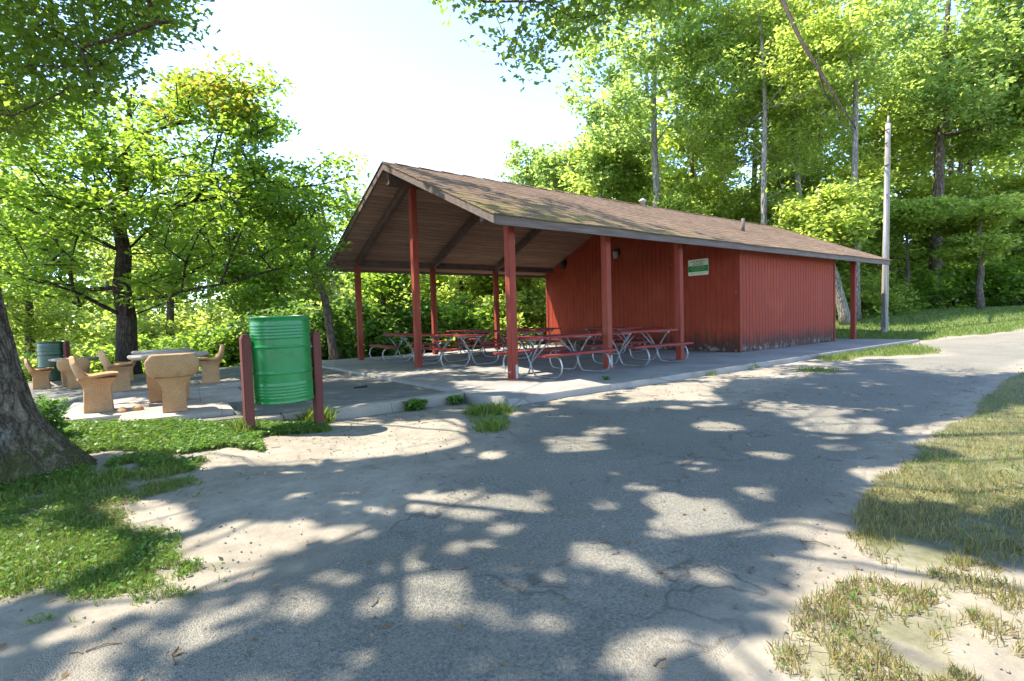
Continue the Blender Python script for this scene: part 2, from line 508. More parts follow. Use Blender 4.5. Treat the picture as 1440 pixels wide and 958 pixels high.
class MB:
    """collects shapes into one mesh object"""
    def __init__(self):
        self.v = []
        self.f = []
        self.sm = []
    def add(self, vs, fs, smooth=False):
        o = len(self.v)
        self.v += [tuple(float(c) for c in p) for p in vs]
        self.f += [tuple(i + o for i in f) for f in fs]
        self.sm += [smooth] * len(fs)
        return self
    def box(self, x0, y0, z0, x1, y1, z1):
        vs = [(x, y, z) for z in (z0, z1) for y in (y0, y1) for x in (x0, x1)]
        return self.add(vs, [(0, 2, 3, 1), (4, 5, 7, 6), (0, 1, 5, 4), (2, 6, 7, 3), (0, 4, 6, 2), (1, 3, 7, 5)])
    def bar(self, a, b, w, h, up=(0, 0, 1)):
        a = np.array(a, float); b = np.array(b, float)
        d = (b - a) / np.linalg.norm(b - a)
        s = np.cross(d, np.array(up, float)); s /= np.linalg.norm(s)
        u = np.cross(s, d)
        vs = [p + s * i * w / 2 + u * j * h / 2 for p in (a, b) for j in (-1, 1) for i in (-1, 1)]
        return self.add(vs, [(0, 1, 3, 2), (4, 6, 7, 5), (0, 4, 5, 1), (2, 3, 7, 6), (0, 2, 6, 4), (1, 5, 7, 3)])
    def tube(self, pts, r, n=8, caps=True):
        pts = [np.array(p, float) for p in pts]
        rs = r if hasattr(r, '__len__') else [r] * len(pts)
        ref = np.array((0.31, 0.17, 0.93))
        vs = []
        prev = None
        for i, p in enumerate(pts):
            t = pts[min(i + 1, len(pts) - 1)] - pts[max(i - 1, 0)]
            t /= np.linalg.norm(t) + 1e-9
            if prev is None:
                s = np.cross(t, ref)
                if np.linalg.norm(s) < 0.05:
                    s = np.cross(t, np.array((1, 0, 0)))
            else:
                s = prev - t * (prev @ t)
            s /= np.linalg.norm(s) + 1e-9
            prev = s
            w = np.cross(t, s)
            for k in range(n):
                a = 2 * math.pi * k / n
                vs.append(p + (s * math.cos(a) + w * math.sin(a)) * rs[i])
        fs = [(i * n + k, i * n + (k + 1) % n, (i + 1) * n + (k + 1) % n, (i + 1) * n + k) for i in range(len(pts) - 1) for k in range(n)]
        if caps:
            fs.append(tuple(range(n - 1, -1, -1)))
            fs.append(tuple(range((len(pts) - 1) * n, len(pts) * n)))
        return self.add(vs, fs, True)
    def lathe(self, prof, n=24, c=(0, 0), cap=True):
        vs = []
        for (r, z) in prof:
            for k in range(n):
                a = 2 * math.pi * k / n
                vs.append((c[0] + r * math.cos(a), c[1] + r * math.sin(a), z))
        fs = [(i * n + k, i * n + (k + 1) % n, (i + 1) * n + (k + 1) % n, (i + 1) * n + k) for i in range(len(prof) - 1) for k in range(n)]
        if cap:
            fs.append(tuple(range(n - 1, -1, -1)))
            fs.append(tuple(range((len(prof) - 1) * n, len(prof) * n)))
        return self.add(vs, fs, True)
    def prism(self, poly, z0, z1):
        n = len(poly)
        vs = [(x, y, z0) for x, y in poly] + [(x, y, z1) for x, y in poly]
        fs = [tuple(range(n - 1, -1, -1)), tuple(range(n, 2 * n))] + [(i, (i + 1) % n, n + (i + 1) % n, n + i) for i in range(n)]
        return self.add(vs, fs)
    def build(self, name, mat, parent=None, bevel=0.0, loc=None, seg=2):
        me = bpy.data.meshes.new(name)
        me.from_pydata(self.v, [], self.f)
        me.polygons.foreach_set('use_smooth', self.sm)
        me.update()
        me.materials.append(mat)
        o = bpy.data.objects.new(name, me)
        COL.objects.link(o)
        if parent:
            o.parent = parent
        if loc is not None:
            o.location = loc
        if bevel:
            bm = bmesh.new()
            bm.from_mesh(me)
            es = [e for e in bm.edges if len(e.link_faces) == 2 and e.calc_face_angle(0) > 0.6]
            bmesh.ops.bevel(bm, geom=es, offset=bevel, segments=seg, affect='EDGES', clamp_overlap=True)
            bm.to_mesh(me)
            bm.free()
        return o

def obj(name, me, mat, parent=None):
    me.materials.append(mat)
    o = bpy.data.objects.new(name, me)
    COL.objects.link(o)
    if parent:
        o.parent = parent
    return o

def tag(o, label=None, cat=None, group=None, kind=None):
    if label: o['label'] = label
    if cat: o['category'] = cat
    if group: o['group'] = group
    if kind: o['kind'] = kind
    return o

def empty(name, loc, rz=0.0):
    o = bpy.data.objects.new(name, None)
    o.empty_display_size = 0.2
    COL.objects.link(o)
    o.location = tuple(float(c) for c in loc)
    o.rotation_euler = (0, 0, rz)
    return o

def copy_tree(o, parent=None):
    c = o.copy()
    COL.objects.link(c)
    if parent:
        c.parent = parent
    for ch in list(o.children):
        copy_tree(ch, c)
    return c

def catmull(pts, n=6):
    P = [np.array(p, float) for p in pts]
    P = [2 * P[0] - P[1]] + P + [2 * P[-1] - P[-2]]
    out = []
    for i in range(1, len(P) - 2):
        for k in range(n):
            t = k / n
            out.append(0.5 * (2 * P[i] + (P[i + 1] - P[i - 1]) * t + (2 * P[i - 1] - 5 * P[i] + 4 * P[i + 1] - P[i + 2]) * t * t + (3 * P[i] - P[i - 1] - 3 * P[i + 1] + P[i + 2]) * t ** 3))
    out.append(P[-2])
    return out

# ------------------------------------------------------------------ numpy noise, masks
_perm = np.random.default_rng(3).random((256, 256))
def vnoise(x, y):
    xi = np.floor(x).astype(int); yi = np.floor(y).astype(int)
    fx = x - xi; fy = y - yi
    fx = fx * fx * (3 - 2 * fx); fy = fy * fy * (3 - 2 * fy)
    g = lambda a, b: _perm[a % 256, b % 256]
    return (g(xi, yi) * (1 - fx) + g(xi + 1, yi) * fx) * (1 - fy) + (g(xi, yi + 1) * (1 - fx) + g(xi + 1, yi + 1) * fx) * fy
def fbm(x, y, o=4):
    s = 0; a = 0.5
    for i in range(o):
        s = s + a * vnoise(x * 2 ** i + 17 * i, y * 2 ** i + 5 * i); a *= 0.5
    return s / (1 - 0.5 ** o)
def sst(a, b, x):
    t = np.clip((x - a) / (b - a), 0, 1)
    return t * t * (3 - 2 * t)

def polysd(poly, x, y):
    """signed distance, positive inside"""
    x = np.asarray(x, float); y = np.asarray(y, float)
    d = np.full(x.shape, 1e9); ins = np.zeros(x.shape, bool)
    n = len(poly)
    for i in range(n):
        ax, ay = poly[i]; bx, by = poly[(i + 1) % n]
        ex, ey = bx - ax, by - ay
        t = np.clip(((x - ax) * ex + (y - ay) * ey) / (ex * ex + ey * ey + 1e-12), 0, 1)
        d = np.minimum(d, np.hypot(x - ax - t * ex, y - ay - t * ey))
        c = ((ay > y) != (by > y)) & (x < (bx - ax) * (y - ay) / (by - ay + 1e-12) + ax)
        ins ^= c
    return np.where(ins, d, -d)

def wpoly(px, z=-0.1):
    return [tuple(un(u, v, z)[:2]) for u, v in px]

def hz(x, y):
    x = np.asarray(x, float); y = np.asarray(y, float)
    z = np.full(np.broadcast(x, y).shape, -0.10)
    z = z + 0.95 * sst(14.5, 28, x) + 0.02 * np.clip(x - 28, 0, 200)
    fall = sst(9.6, 24, y) * 2.6 * (1 - sst(-2, 16, x))
    fall = fall + sst(-7.2, -16, x) * 1.2 * sst(-2, 6, y)
    z = z - fall
    z = z + 0.05 * sst(-3.0, -4.6, x) * sst(-2.2, -.6, y) * (1 - sst(2, 6, y))
    z = z - 0.02 * sst(-3, -6.5, y)
    z = z + 0.07 * sst(-3.2, -4.2, x) * sst(-7.5, -6.2, x) * sst(-.9, 0.2, y) * (1 - sst(1.2, 2, y))
    z = z - 0.05 * sst(-3.4, -2.2, x) * sst(-.3, -.9, x) * sst(-1.5, -.5, y)
    near = sst(25, 3, np.hypot(x + 3, y + 4))
    z = z + (fbm(x * 1.3, y * 1.3, 4) - 0.5) * 0.05 * near
    z = z + (fbm(x * 0.15 + 9, y * 0.15, 3) - 0.5) * 0.5 * sst(25, 60, np.hypot(x - 4, y))
    return z
def hz1(x, y):
    return float(hz(np.array([x]), np.array([y]))[0])

# ground cover zones, as outlines on the ground
LAWN_L = wpoly([(-400, 640), (60, 660), (270, 655), (290, 700), (300, 750), (250, 780), (210, 820), (110, 850), (20, 890), (-200, 960), (-900, 960), (-900, 700)])
STRIP = wpoly([(70, 610), (200, 605), (345, 603), (350, 625), (260, 640), (150, 640), (90, 650)], -0.07)
BINPATCH = wpoly([(310, 605), (380, 590), (450, 590), (465, 605), (385, 615), (370, 635), (300, 630)], -0.08)
SLABTUFT = wpoly([(655, 562), (715, 570), (728, 590), (715, 604), (670, 600), (648, 582)])
VERGE = [tuple(p) for p in wpoly([(1455, 505), (1400, 540), (1345, 585), (1260, 640), (1190, 700), (1160, 745), (1220, 800), (1120, 810), (1060, 860), (1010, 958)])] + [(-2.9, -6.6), (-1.0, -9.5), (8, -12), (26, -14), (26, -7.5), (16, -5.2)]
SLABGRASS = wpoly([(1140, 505), (1190, 492), (1260, 484), (1345, 488), (1330, 498), (1240, 502), (1170, 510)])
FARLAWN = [(15.8, -0.9), (16.2, 5), (17.5, 8.0), (22, 8), (27.5, 6), (30, -2), (32, -12), (22, -8), (19.2, -3.4)]
ROAD = [tuple(p) for p in wpoly([(728, 563), (716, 600), (694, 640), (600, 695), (480, 750), (350, 795), (220, 850), (110, 900), (30, 950)])] + [(-6.4, -6.5), (-6.4, -9.5), (-3.0, -10), (-3.0, -7.2)] + [tuple(p) for p in wpoly([(1005, 950), (1045, 870), (1110, 780), (1150, 735), (1185, 700), (1245, 640), (1335, 580), (1390, 545), (1450, 505)])] + [(15.5, -4.6), (24, -7.2), (44, -13), (45, -10.5), (25, -4.6), (19.0, -2.9), (16.2, -1.2), (15.0, -1.25), (14.1, -1.7)] + [tuple(p) for p in wpoly([(1335, 500), (1240, 505), (1165, 516), (1100, 540), (1010, 566), (860, 574), (770, 563)])]

def m_grass(x, y):
    g = np.zeros(x.shape); lush = np.zeros(x.shape)
    n = (fbm(x * 1.1 + 3, y * 1.1, 4) - 0.5) + 0.7 * (fbm(x * 3.7 + 13, y * 3.7, 3) - 0.5)
    for poly, soft, st, lu in ((LAWN_L, 0.6, 0.86, 0.7), (STRIP, 0.12, 1, 1), (BINPATCH, 0.12, .9, .8), (SLABTUFT, 0.1, 1, 1), (VERGE, 0.14, 0.95, 0.35), (SLABGRASS, 0.3, 1, 0.7), (FARLAWN, 0.6, 1, 1.0)):
        s = polysd(poly, x, y)
        m = sst(-soft * 0.4, soft, s + n * soft * 1.6) * st
        lush = np.where(m > g, lu * m, lush)
        g = np.maximum(g, m)
    # thin the sunny sandy part of the verge
    D = (x - CP[0]) * FW[0] + (y - CP[1]) * FW[1]
    v = polysd(VERGE, x, y) > -0.4
    thin = sst(3.5, 2.2, D) * 0.43 + 0.15 * (fbm(x * .9, y * .9 + 40, 3) > .55)
    g = np.where(v, np.clip(g - thin, 0, 1), g)
    return g, lush

# ------------------------------------------------------------------ ground
def axis(segs):
    out = []
    for a, b, st in segs:
        out += list(np.arange(a, b - 1e-6, st))
    return np.array(out + [segs[-1][1]])
gx = axis([(-220, -60, 16), (-60, -20, 4), (-20, -8, 0.8), (-8, 8, 0.10), (8, 22, 0.25), (22, 60, 1.5), (60, 260, 16)])
gy = axis([(-220, -40, 16), (-40, -12, 2.5), (-12, -8, 0.4), (-8, 1.5, 0.10), (1.5, 12, 0.35), (12, 60, 1.5), (60, 280, 16)])
X, Y = np.meshgrid(gx, gy, indexing='ij')
x, y = X.ravel(), Y.ravel()
z = hz(x, y)
# stay under the paved areas
under = (x > -0.72) & (x < 15.9) & (y > -1.2) & (y < 9.2)
under |= (x > -7.2) & (x <= -0.72) & (y > -0.05) & (y < 9.4)
z = np.where(under, np.minimum(z, -0.42), z)
sdr = polysd(ROAD, x, y) + (fbm(x * 2.2, y * 2.2, 4) - 0.5) * 0.35
z = z - 0.035 * sst(0.03, 0.22, sdr)
nx, ny = len(gx), len(gy)
I = np.arange(nx * ny).reshape(nx, ny)
F = np.stack([I[:-1, :-1], I[1:, :-1], I[1:, 1:], I[:-1, 1:]], -1).reshape(-1, 4)
me = np_mesh('ground', np.stack([x, y, z], -1), F, True)
g, lu = m_grass(x, y)
fo = np.clip(sst(9.3, 12, y) + sst(17, 21, y) + sst(29, 34, x) + sst(-7.5, -10, x) * sst(-1, 3, y) + sst(60, 90, np.hypot(x, y)), 0, 1)
for nm, arr in (('grassy', g), ('lush', lu), ('forest', fo)):
    a = me.attributes.new(nm, 'FLOAT', 'POINT')
    a.data.foreach_set('value', arr.astype(np.float32))
tag(obj('ground', me, MAT['ground']), kind='structure')

# road sheet, 4 mm over the ground
rx = np.concatenate([np.arange(-6.6, 8, 0.07), np.arange(8, 46, 0.2)])
ry = np.concatenate([np.arange(-13.2, -7.5, 0.2), np.arange(-7.5, -0.9, 0.07)])
X, Y = np.meshgrid(rx, ry, indexing='ij')
x, y = X.ravel(), Y.ravel()
sd = polysd(ROAD, x, y) + (fbm(x * 2.2, y * 2.2, 4) - 0.5) * 0.35
keep = (sd > -0.12).reshape(X.shape)
I = np.arange(x.size).reshape(X.shape)
q = keep[:-1, :-1] & keep[1:, :-1] & keep[1:, 1:] & keep[:-1, 1:]
F = np.stack([I[:-1, :-1], I[1:, :-1], I[1:, 1:], I[:-1, 1:]], -1)[q]
us, inv = np.unique(F.ravel(), return_inverse=True)
F = inv.reshape(-1, 4)
x, y, sd = x[us], y[us], sd[us]
zz = hz(x, y)
zr = zz + 0.005 - 0.018 * sst(0.02, -0.11, sd)
me = np_mesh('road', np.stack([x, y, zr], -1), F, True)
Dd = (x - CP[0]) * FW[0] + (y - CP[1]) * FW[1]
La = (x - CP[0]) * RT[0] + (y - CP[1]) * RT[1]
dust = 0.95 - sst(-0.05, 0.42, sd) * 0.80
dust += 0.20 * sst(0.4, -2.4, La) * sst(6.5, 4.5, Dd)
dust += 0.16 * sst(3.4, 1.6, Dd)
dust -= 0.12 * np.exp(-(((La - 1.3) / 1.8) ** 2 + ((Dd - 4.9) / 1.8) ** 2))
dust += 0.30 * sst(11, 15, Dd)
a = me.attributes.new('dust', 'FLOAT', 'POINT')
a.data.foreach_set('value', dust.astype(np.float32))
tag(obj('road', me, MAT['road']), kind='structure')

# ------------------------------------------------------------------ slab, patio, curb
b = MB()
b.prism([(-0.72, -1.22), (15.9, -1.28), (15.9, 8.9), (-0.72, 8.7)], -0.3, 0.0)
tag(b.build('pavement', MAT['slab'], None, 0.015), kind='structure')
def pz_(x, y):
    return -0.055 + np.clip((-0.72 - x) / 6.5, 0, 1) * (0.13 - 0.032 * y)
ax_ = np.linspace(-7.4, -0.724, 24); ay_ = np.linspace(0.05, 10.4, 30)
X, Y = np.meshgrid(ax_, ay_, indexing='ij')
I = np.arange(X.size).reshape(X.shape)
F = np.stack([I[:-1, :-1], I[1:, :-1], I[1:, 1:], I[:-1, 1:]], -1).reshape(-1, 4)
po = obj('patio', np_mesh('patio', np.stack([X.ravel(), Y.ravel(), pz_(X.ravel(), Y.ravel())], -1), F), MAT['patio'])
tag(po, kind='structure')
b = MB()
pts = [(-0.73, -0.10), (-3.3, -0.16), (-5.6, -.12)]
for (ax, ay), (bx, by) in zip(pts[:-1], pts[1:]):
    b.bar((ax - .004, ay + .06, -0.135), (bx + .004, by + .06, -0.135), 0.20, 0.27 + (0.004 * math.sin(ax * 9)))
tag(b.build('concrete_curb', MAT['curb'], None, 0.012), 'low pale concrete curb edging the asphalt patio beside the barrel', 'curb')

# ------------------------------------------------------------------ pavilion
P0, S, PY, W = 0.69, 2.44, 0.52, 8.415
HE, HB, HR, L = 2.773, 2.60, 4.636, 17.37
KX, KE, PL = 8.19, 14.04, 15.58
SL = (HR - HE) / (W / 2)
pav = empty('picnic_pavilion', (0, 0, 0))
tag(pav, 'open red picnic shelter with mossy gabled roof and a plank-walled far half', 'pavilion')

def roof_slope(side):
    """shingle courses with a small step at every course"""
    n = 34
    vs, fs = [], []
    half = W / 2 + 0.05
    xs = [0.0 - 0.03, L + 0.03]
    prof = []
    for i in range(n):
        a = -0.05 + half * i / n
        c = -0.05 + half * (i + 1) / n
        prof.append((a, HE + SL * a + 0.013))
        prof.append((c, HE + SL * c + 0.007))
    nseg = 60
    for k in range(nseg + 1):
        xx = xs[0] + (xs[1] - xs[0]) * k / nseg
        sag = -0.018 * math.sin(k * 0.5) * 0.35 - 0.02 * math.sin(math.pi * k / nseg)
        for j, (yy, zz) in enumerate(prof):
            w = 0.0025 * math.sin(k * 7.1 + (j // 2) * 2.4)
            vs.append((xx, yy if side > 0 else W - yy, zz + sag + w))
    m = len(prof)
    for k in range(nseg):
        for j in range(m - 1):
            q = (k * m + j, (k + 1) * m + j, (k + 1) * m + j + 1, k * m + j + 1)
            fs.append(q if side > 0 else q[::-1])
    # edge thickness at eave and rakes
    o = len(vs)
    for k in range(nseg + 1):
        p = vs[k * m]
        vs.append((p[0], p[1], p[2] - 0.02))
    for k in range(nseg):
        fs.append((o + k, o + k + 1, (k + 1) * m, k * m))
    for k in (0, nseg):
        o2 = len(vs)
        for j in range(m):
            p = vs[k * m + j]
            vs.append((p[0], p[1], p[2] - 0.022))
        for j in range(m - 1):
            fs.append((k * m + j, k * m + j + 1, o2 + j + 1, o2 + j))
    b = MB()
    b.add(vs, fs)
    return b.build('roof', MAT['shingle'], pav)
rf = roof_slope(1)
rf2 = roof_slope(-1)
# ridge cap
b = MB()
for k in range(58):
    xa = -0.02 + k * 0.3
    xb = min(xa + 0.31, L + 0.02)
    h = 0.012 * (k % 2) + 0.016
    for s in (-1, 1):
        y1 = W / 2 + s * 0.14
        sg = -0.02 * math.sin(math.pi * k / 58)
        vs = [(xa, W / 2, HR + h + sg + .006), (xb, W / 2, HR + h + sg), (xb, y1, HR - .062 + h + sg), (xa, y1, HR - .062 + h + sg + .006)]
        b.add(vs, [(0, 1, 2, 3) if s < 0 else (3, 2, 1, 0)])
b.build('ridge_cap', MAT['shingle'], pav)
# ceiling (deck underside)
def slab_slope(y0, y1, off, th, x0, x1):
    za, zb = HE + SL * y0 - off, HE + SL * y1 - off
    vs = [(x0, y0, za - th), (x1, y0, za - th), (x1, y1, zb - th), (x0, y1, zb - th), (x0, y0, za), (x1, y0, za), (x1, y1, zb), (x0, y1, zb)]
    return vs, [(0, 3, 2, 1), (4, 5, 6, 7), (0, 1, 5, 4), (1, 2, 6, 5), (2, 3, 7, 6), (3, 0, 4, 7)]
for s in (1, -1):
    vs, fs = slab_slope(0.04, W / 2, 0.075, 0.05, 0.035, L - 0.035)
    if s < 0:
        vs = [(x_, W - y_, z_) for x_, y_, z_ in vs]
        fs = [f[::-1] for f in fs]
    b = MB(); b.add(vs, fs)
    b.build('ceiling', MAT['soffit'], pav)
# fascia boards along the eaves, rake boards on the gables
b = MB(); b.box(0.035, -0.012, HB - 0.01, L - .035, 0.036, HE - 0.012); b.build('fascia', MAT['fascia'], pav, 0.004)
b = MB(); b.box(0.035, W - 0.036, HB - 0.01, L - .035, W + 0.012, HE - 0.012); b.build('fascia', MAT['fascia'], pav, 0.004)
for xa, xb in ((-0.01, 0.032), (L - 0.032, L + 0.01)):
    for s in (1, -1):
        y0, y1 = -0.012, W / 2
        za, zb = HE + SL * y0, HE + SL * y1
        vs = [(xx, yy, zz) for xx in (xa, xb) for yy, zz in ((y0, za - 0.165), (y1, zb - 0.165), (y1, zb - 0.006), (y0, za - 0.006))]
        fs = [(0, 3, 2, 1), (4, 5, 6, 7), (0, 1, 5, 4), (1, 2, 6, 5), (2, 3, 7, 6), (3, 0, 4, 7)]
        fs = [f[::-1] for f in fs]
        if s < 0:
            vs = [(x_, W - y_, z_) for x_, y_, z_ in vs]
            fs = [f[::-1] for f in fs]
        b = MB(); b.add(vs, fs)
        b.build('rake_board', MAT['fascia'], pav)
# header beams over the posts, ridge beam, rafters
for yy in (PY, W - PY):
    b = MB(); b.box(0.12, yy - 0.055, 2.726, KX - .02 if yy < 1 else L - .1, yy + 0.055, 2.865); b.build('header_beam', MAT['rafter'], pav, 0.004)
b = MB(); b.box(KE + .02, PY - .055, 2.726, L - .1, PY + .055, 2.865); b.build('header_beam', MAT['rafter'], pav, 0.004)
b = MB(); b.box(0.10, W / 2 - 0.075, 4.145, KX - .01, W / 2 + 0.075, 4.47); b.build('ridge_beam', MAT['rafter'], pav, 0.004)
for xr in [P0, P0 + S, P0 + 2 * S, PL]:
    for s in (1, -1):
        ya, yb = PY + .06, W / 2 - 0.08
        za, zb = HE + SL * ya - 0.23, HE + SL * yb - 0.23
        b = MB()
        b.bar((xr, ya, za), (xr, yb, zb), 0.12, 0.20) if s > 0 else b.bar((xr, W - ya, za), (xr, W - yb, zb), 0.12, 0.20)
        b.build('rafter', MAT['rafter'], pav, 0.004)
# posts
def post(x_, y_, top, plate=False):
    b = MB(); b.box(x_ - .072, y_ - .072, 0.0, x_ + .072, y_ + .072, top)
    p = b.build('post', MAT['red_post'], pav, 0.008)
    if plate:
        b = MB(); b.box(x_ + 0.0, y_ - .078, 0.02, x_ + .052, y_ - .0725, 0.27)
        b.build('anchor_plate', MAT['plate'], p, 0.002)
        b = MB(); b.box(x_ - .10, y_ - .085, 0.001, x_ + .10, y_ + .085, 0.022)
        b.build('base_plate', MAT['rust_red'], p, 0.004)
    return p
for i in range(3):
    post(P0 + i * S, PY, 2.726, i < 2)
    post(P0 + i * S, W - PY, 2.726)
post(PL, PY, 2.726); post(PL, W - PY, 2.726)
post(P0, W / 2, 4.145)
# walls: vertical grooved siding, real grooves
def siding(p0, p1, top, thick_dir, name='wall', z0=0.012, pitch=0.165, gw=0.014, gd=0.009):
    p0 = np.array(p0, float); p1 = np.array(p1, float)
    Ln = np.linalg.norm(p1 - p0); d = (p1 - p0) / Ln
    nrm = np.array(thick_dir, float)
    prof = [(0, 0)]
    s = pitch
    while s < Ln - 0.03:
        prof += [(s - gw / 2, 0), (s - gw / 2 + .002, -gd), (s + gw / 2 - .002, -gd), (s + gw / 2, 0)]
        s += pitch
    # extra points so a gable top is followed
    if Ln > 5 and top(Ln / 2) > top(0) + .3:
        prof.append((Ln / 2 + .001, 0)); prof.sort()
    prof.append((Ln, 0))
    vs, fs = [], []
    for (s, o) in prof:
        q = p0 + d * s + nrm * o
        vs += [(q[0], q[1], z0), (q[0], q[1], top(s))]
    for i in range(len(prof) - 1):
        fs.append((2 * i, 2 * i + 2, 2 * i + 3, 2 * i + 1))
    b = MB(); b.add(vs, fs)
    return b.build(name, MAT['red_wall'], pav)
YL = 8.28
ceilz = lambda yy: HE + SL * min(yy, W - yy) - 0.128
siding((KX, YL, 0), (KX, PY, 0), lambda s: ceilz(YL - s), (-1, 0, 0))
siding((KX, PY, 0), (KE, PY, 0), lambda s: ceilz(PY), (0, -1, 0))
siding((KE, YL, 0), (KX, YL, 0), lambda s: ceilz(YL), (0, 1, 0))
siding((KE, PY, 0), (KE, YL, 0), lambda s: ceilz(YL - s), (1, 0, 0))
# frieze board, corner boards
b = MB(); b.box(KX + .06, PY - .022, 2.53, KE - .06, PY - .003, 2.85); b.build('frieze_board', MAT['red_post'], pav, 0.003)
b = MB(); b.box(KX - .022, PY - .024, 0.012, KX + .055, PY - .002, 2.86); b.build('corner_board', MAT['red_post'], pav, 0.003)
b = MB(); b.box(KE - .055, PY - .024, 0.012, KE + .022, PY - .002, 2.86); b.build('corner_board', MAT['red_post'], pav, 0.003)
b = MB(); b.box(KX - .024, YL - .09, 0.012, KX - .002, YL + .01, 2.70); b.build('corner_board', MAT['red_post'], pav, 0.003)
for s in (1, -1):
    ya, yb = PY + .1, W / 2
    b = MB()
    f = (lambda q: q) if s > 0 else (lambda q: W - q)
    b.bar((KX - .013, f(ya), ceilz(ya) - .06), (KX - .013, f(yb), ceilz(yb) - .06), 0.02, 0.10)
    b.build('gable_trim', MAT['red_post'], pav)
# roof pipes
q = onx(1045, 326, 11.6)
def roofpt(u, v):
    d = ray(u, v)
    # plane z = HE + SL*y
    t = (HE + SL * CP[1] - CP[2]) / (d[2] - SL * d[1])
    return CP + d * t
q = roofpt(1045, 325)
b = MB(); b.tube([(q[0], q[1], q[2] - .05), (q[0], q[1], q[2] + .38)], 0.05, 10); b.build('vent_pipe', MAT['fascia'], pav)
q = np.array([8.6, W / 2 - .25, HE + SL * (W / 2 - .25)])
b = MB(); b.lathe([(0.07, q[2] - .05), (0.07, q[2] + .12), (0.11, q[2] + .13), (0.11, q[2] + .18), (0.03, q[2] + .23)], 14, (q[0], q[1])); b.build('roof_vent', MAT['white'], pav)

# wall lamps and notice sign
def wall_lamp(u, v, label, mat):
    q = onx(u, v, KX - 0.012)
    e = empty('wall_lamp', q)
    tag(e, label, 'wall lamp')
    b = MB(); b.box(-0.045, -0.09, -0.02, 0.0, 0.09, 0.16); b.build('lamp_base', MAT['black'], e, 0.01)
    b = MB()
    pr = [(0.02, -0.16), (0.075, -0.15), (0.085, -0.05), (0.085, 0.06), (0.06, 0.09)]
    b.lathe(pr, 14, (-0.11, 0)); b.build('lamp_shade', mat, e)
    b = MB(); b.lathe([(0.092, 0.058), (0.10, 0.075), (0.03, 0.13)], 14, (-0.11, 0)); b.build('lamp_cap', MAT['black'], e)
    return e
wall_lamp(869, 357, 'small jar-shaped wall lamp on the dark red wall right of the second post', MAT['lamp_glass'])
wall_lamp(795, 372, 'dark unlit wall lamp high on the brighter left end of the red wall', MAT['black'])

a1 = onx(968.5, 366.5, KX); a2 = onx(996.6, 363.2, KX); a3 = onx(996.6, 386, KX)
sy0, sy1 = a1[1], a2[1]
sz1 = (a1[2] + a2[2]) / 2; sz0 = a3[2]
sw, sh = abs(sy0 - sy1), sz1 - sz0
sg = empty('notice_sign', (KX - 0.028, (sy0 + sy1) / 2, (sz0 + sz1) / 2))
tag(sg, 'pale cream notice with a green band and lettering on the dark red wall', 'sign')
def rrect(w, h, r, n=5):
    p = []
    for cx_, cy_, a0 in ((w / 2 - r, h / 2 - r, 0), (-w / 2 + r, h / 2 - r, 90), (-w / 2 + r, -h / 2 + r, 180), (w / 2 - r, -h / 2 + r, 270)):
        for k in range(n):
            a = R(a0 + 90 * k / (n - 1)); p.append((cx_ + r * math.cos(a), cy_ + r * math.sin(a)))
    return p
def face_prism(poly, x0, x1, name, mat, par):
    """outline in the wall plane: first coordinate runs to the viewer's right (-Y), second up"""
    n = len(poly)
    vs = [(x0, -p[0], p[1]) for p in poly] + [(x1, -p[0], p[1]) for p in poly]
    fs = [tuple(range(n)), tuple(range(2 * n - 1, n - 1, -1))] + [(i, n + i, n + (i + 1) % n, (i + 1) % n) for i in range(n)]
    b = MB(); b.add(vs, fs)
    return b.build(name, mat, par)
face_prism(rrect(sw, sh, 0.03), 0.0, 0.012, 'panel', MAT['sign_cream'], sg)
gb = [(-sw / 2 + .004, -sh * .27), (sw / 2 - .004, -sh * .27), (sw / 2 - .004, sh * .10), (-sw / 2 + .004, sh * .10)]
face_prism(gb, -0.003, -0.0005, 'green_band', MAT['sign_green'], sg)
def text_mesh(txt, size, width, mat, name, par, loc):
    cu = bpy.data.curves.new(name, 'FONT')
    cu.body = txt; cu.size = size; cu.align_x = 'CENTER'; cu.align_y = 'CENTER'; cu.extrude = 0.0008
    to = bpy.data.objects.new(name, cu)
    COL.objects.link(to)
    dg = bpy.context.evaluated_depsgraph_get()
    me = bpy.data.meshes.new_from_object(to.evaluated_get(dg))
    bpy.data.objects.remove(to); bpy.data.curves.remove(cu)
    co = np.array([v.co[:] for v in me.vertices])
    k = width / (co[:, 0].max() - co[:, 0].min())
    co[:, 0] *= k
    for v, c in zip(me.vertices, co):
        v.co = (-c[2], -c[0], c[1])
    me.update()
    o = obj(name, me, mat, par)
    o.location = loc
    return o
for txt, zf, wf, sf, mt in (('PARK PROPERTY', .36, .74, .105, 'sign_dark'), ('MUST BE', .26, .42, .09, 'sign_dark'), ('RESERVED', .165, .58, .10, 'sign_dark'), ('FOR PERMIT CALL', .04, .62, .08, 'sign_pale'), ('PARK AUTHORITY OFFICE', -.06, .78, .08, 'sign_pale'), ('WEEKDAYS 8 TO 4', -.17, .6, .08, 'sign_pale'), ('COUNTY PARK AUTHORITY', -.37, .8, .085, 'sign_pale')):
    words = txt.split(' ')
    tot = sum(len(w) for w in words) + len(words) - 1
    cur = 0
    for w in words:
        mid = (cur + len(w) / 2) / tot - .5
        text_mesh(w, sh * sf * 1.2, sw * wf * len(w) / tot, MAT[mt], 'lettering', sg, (-0.004, -mid * sw * wf, sh * zf))
        cur += len(w) + 1

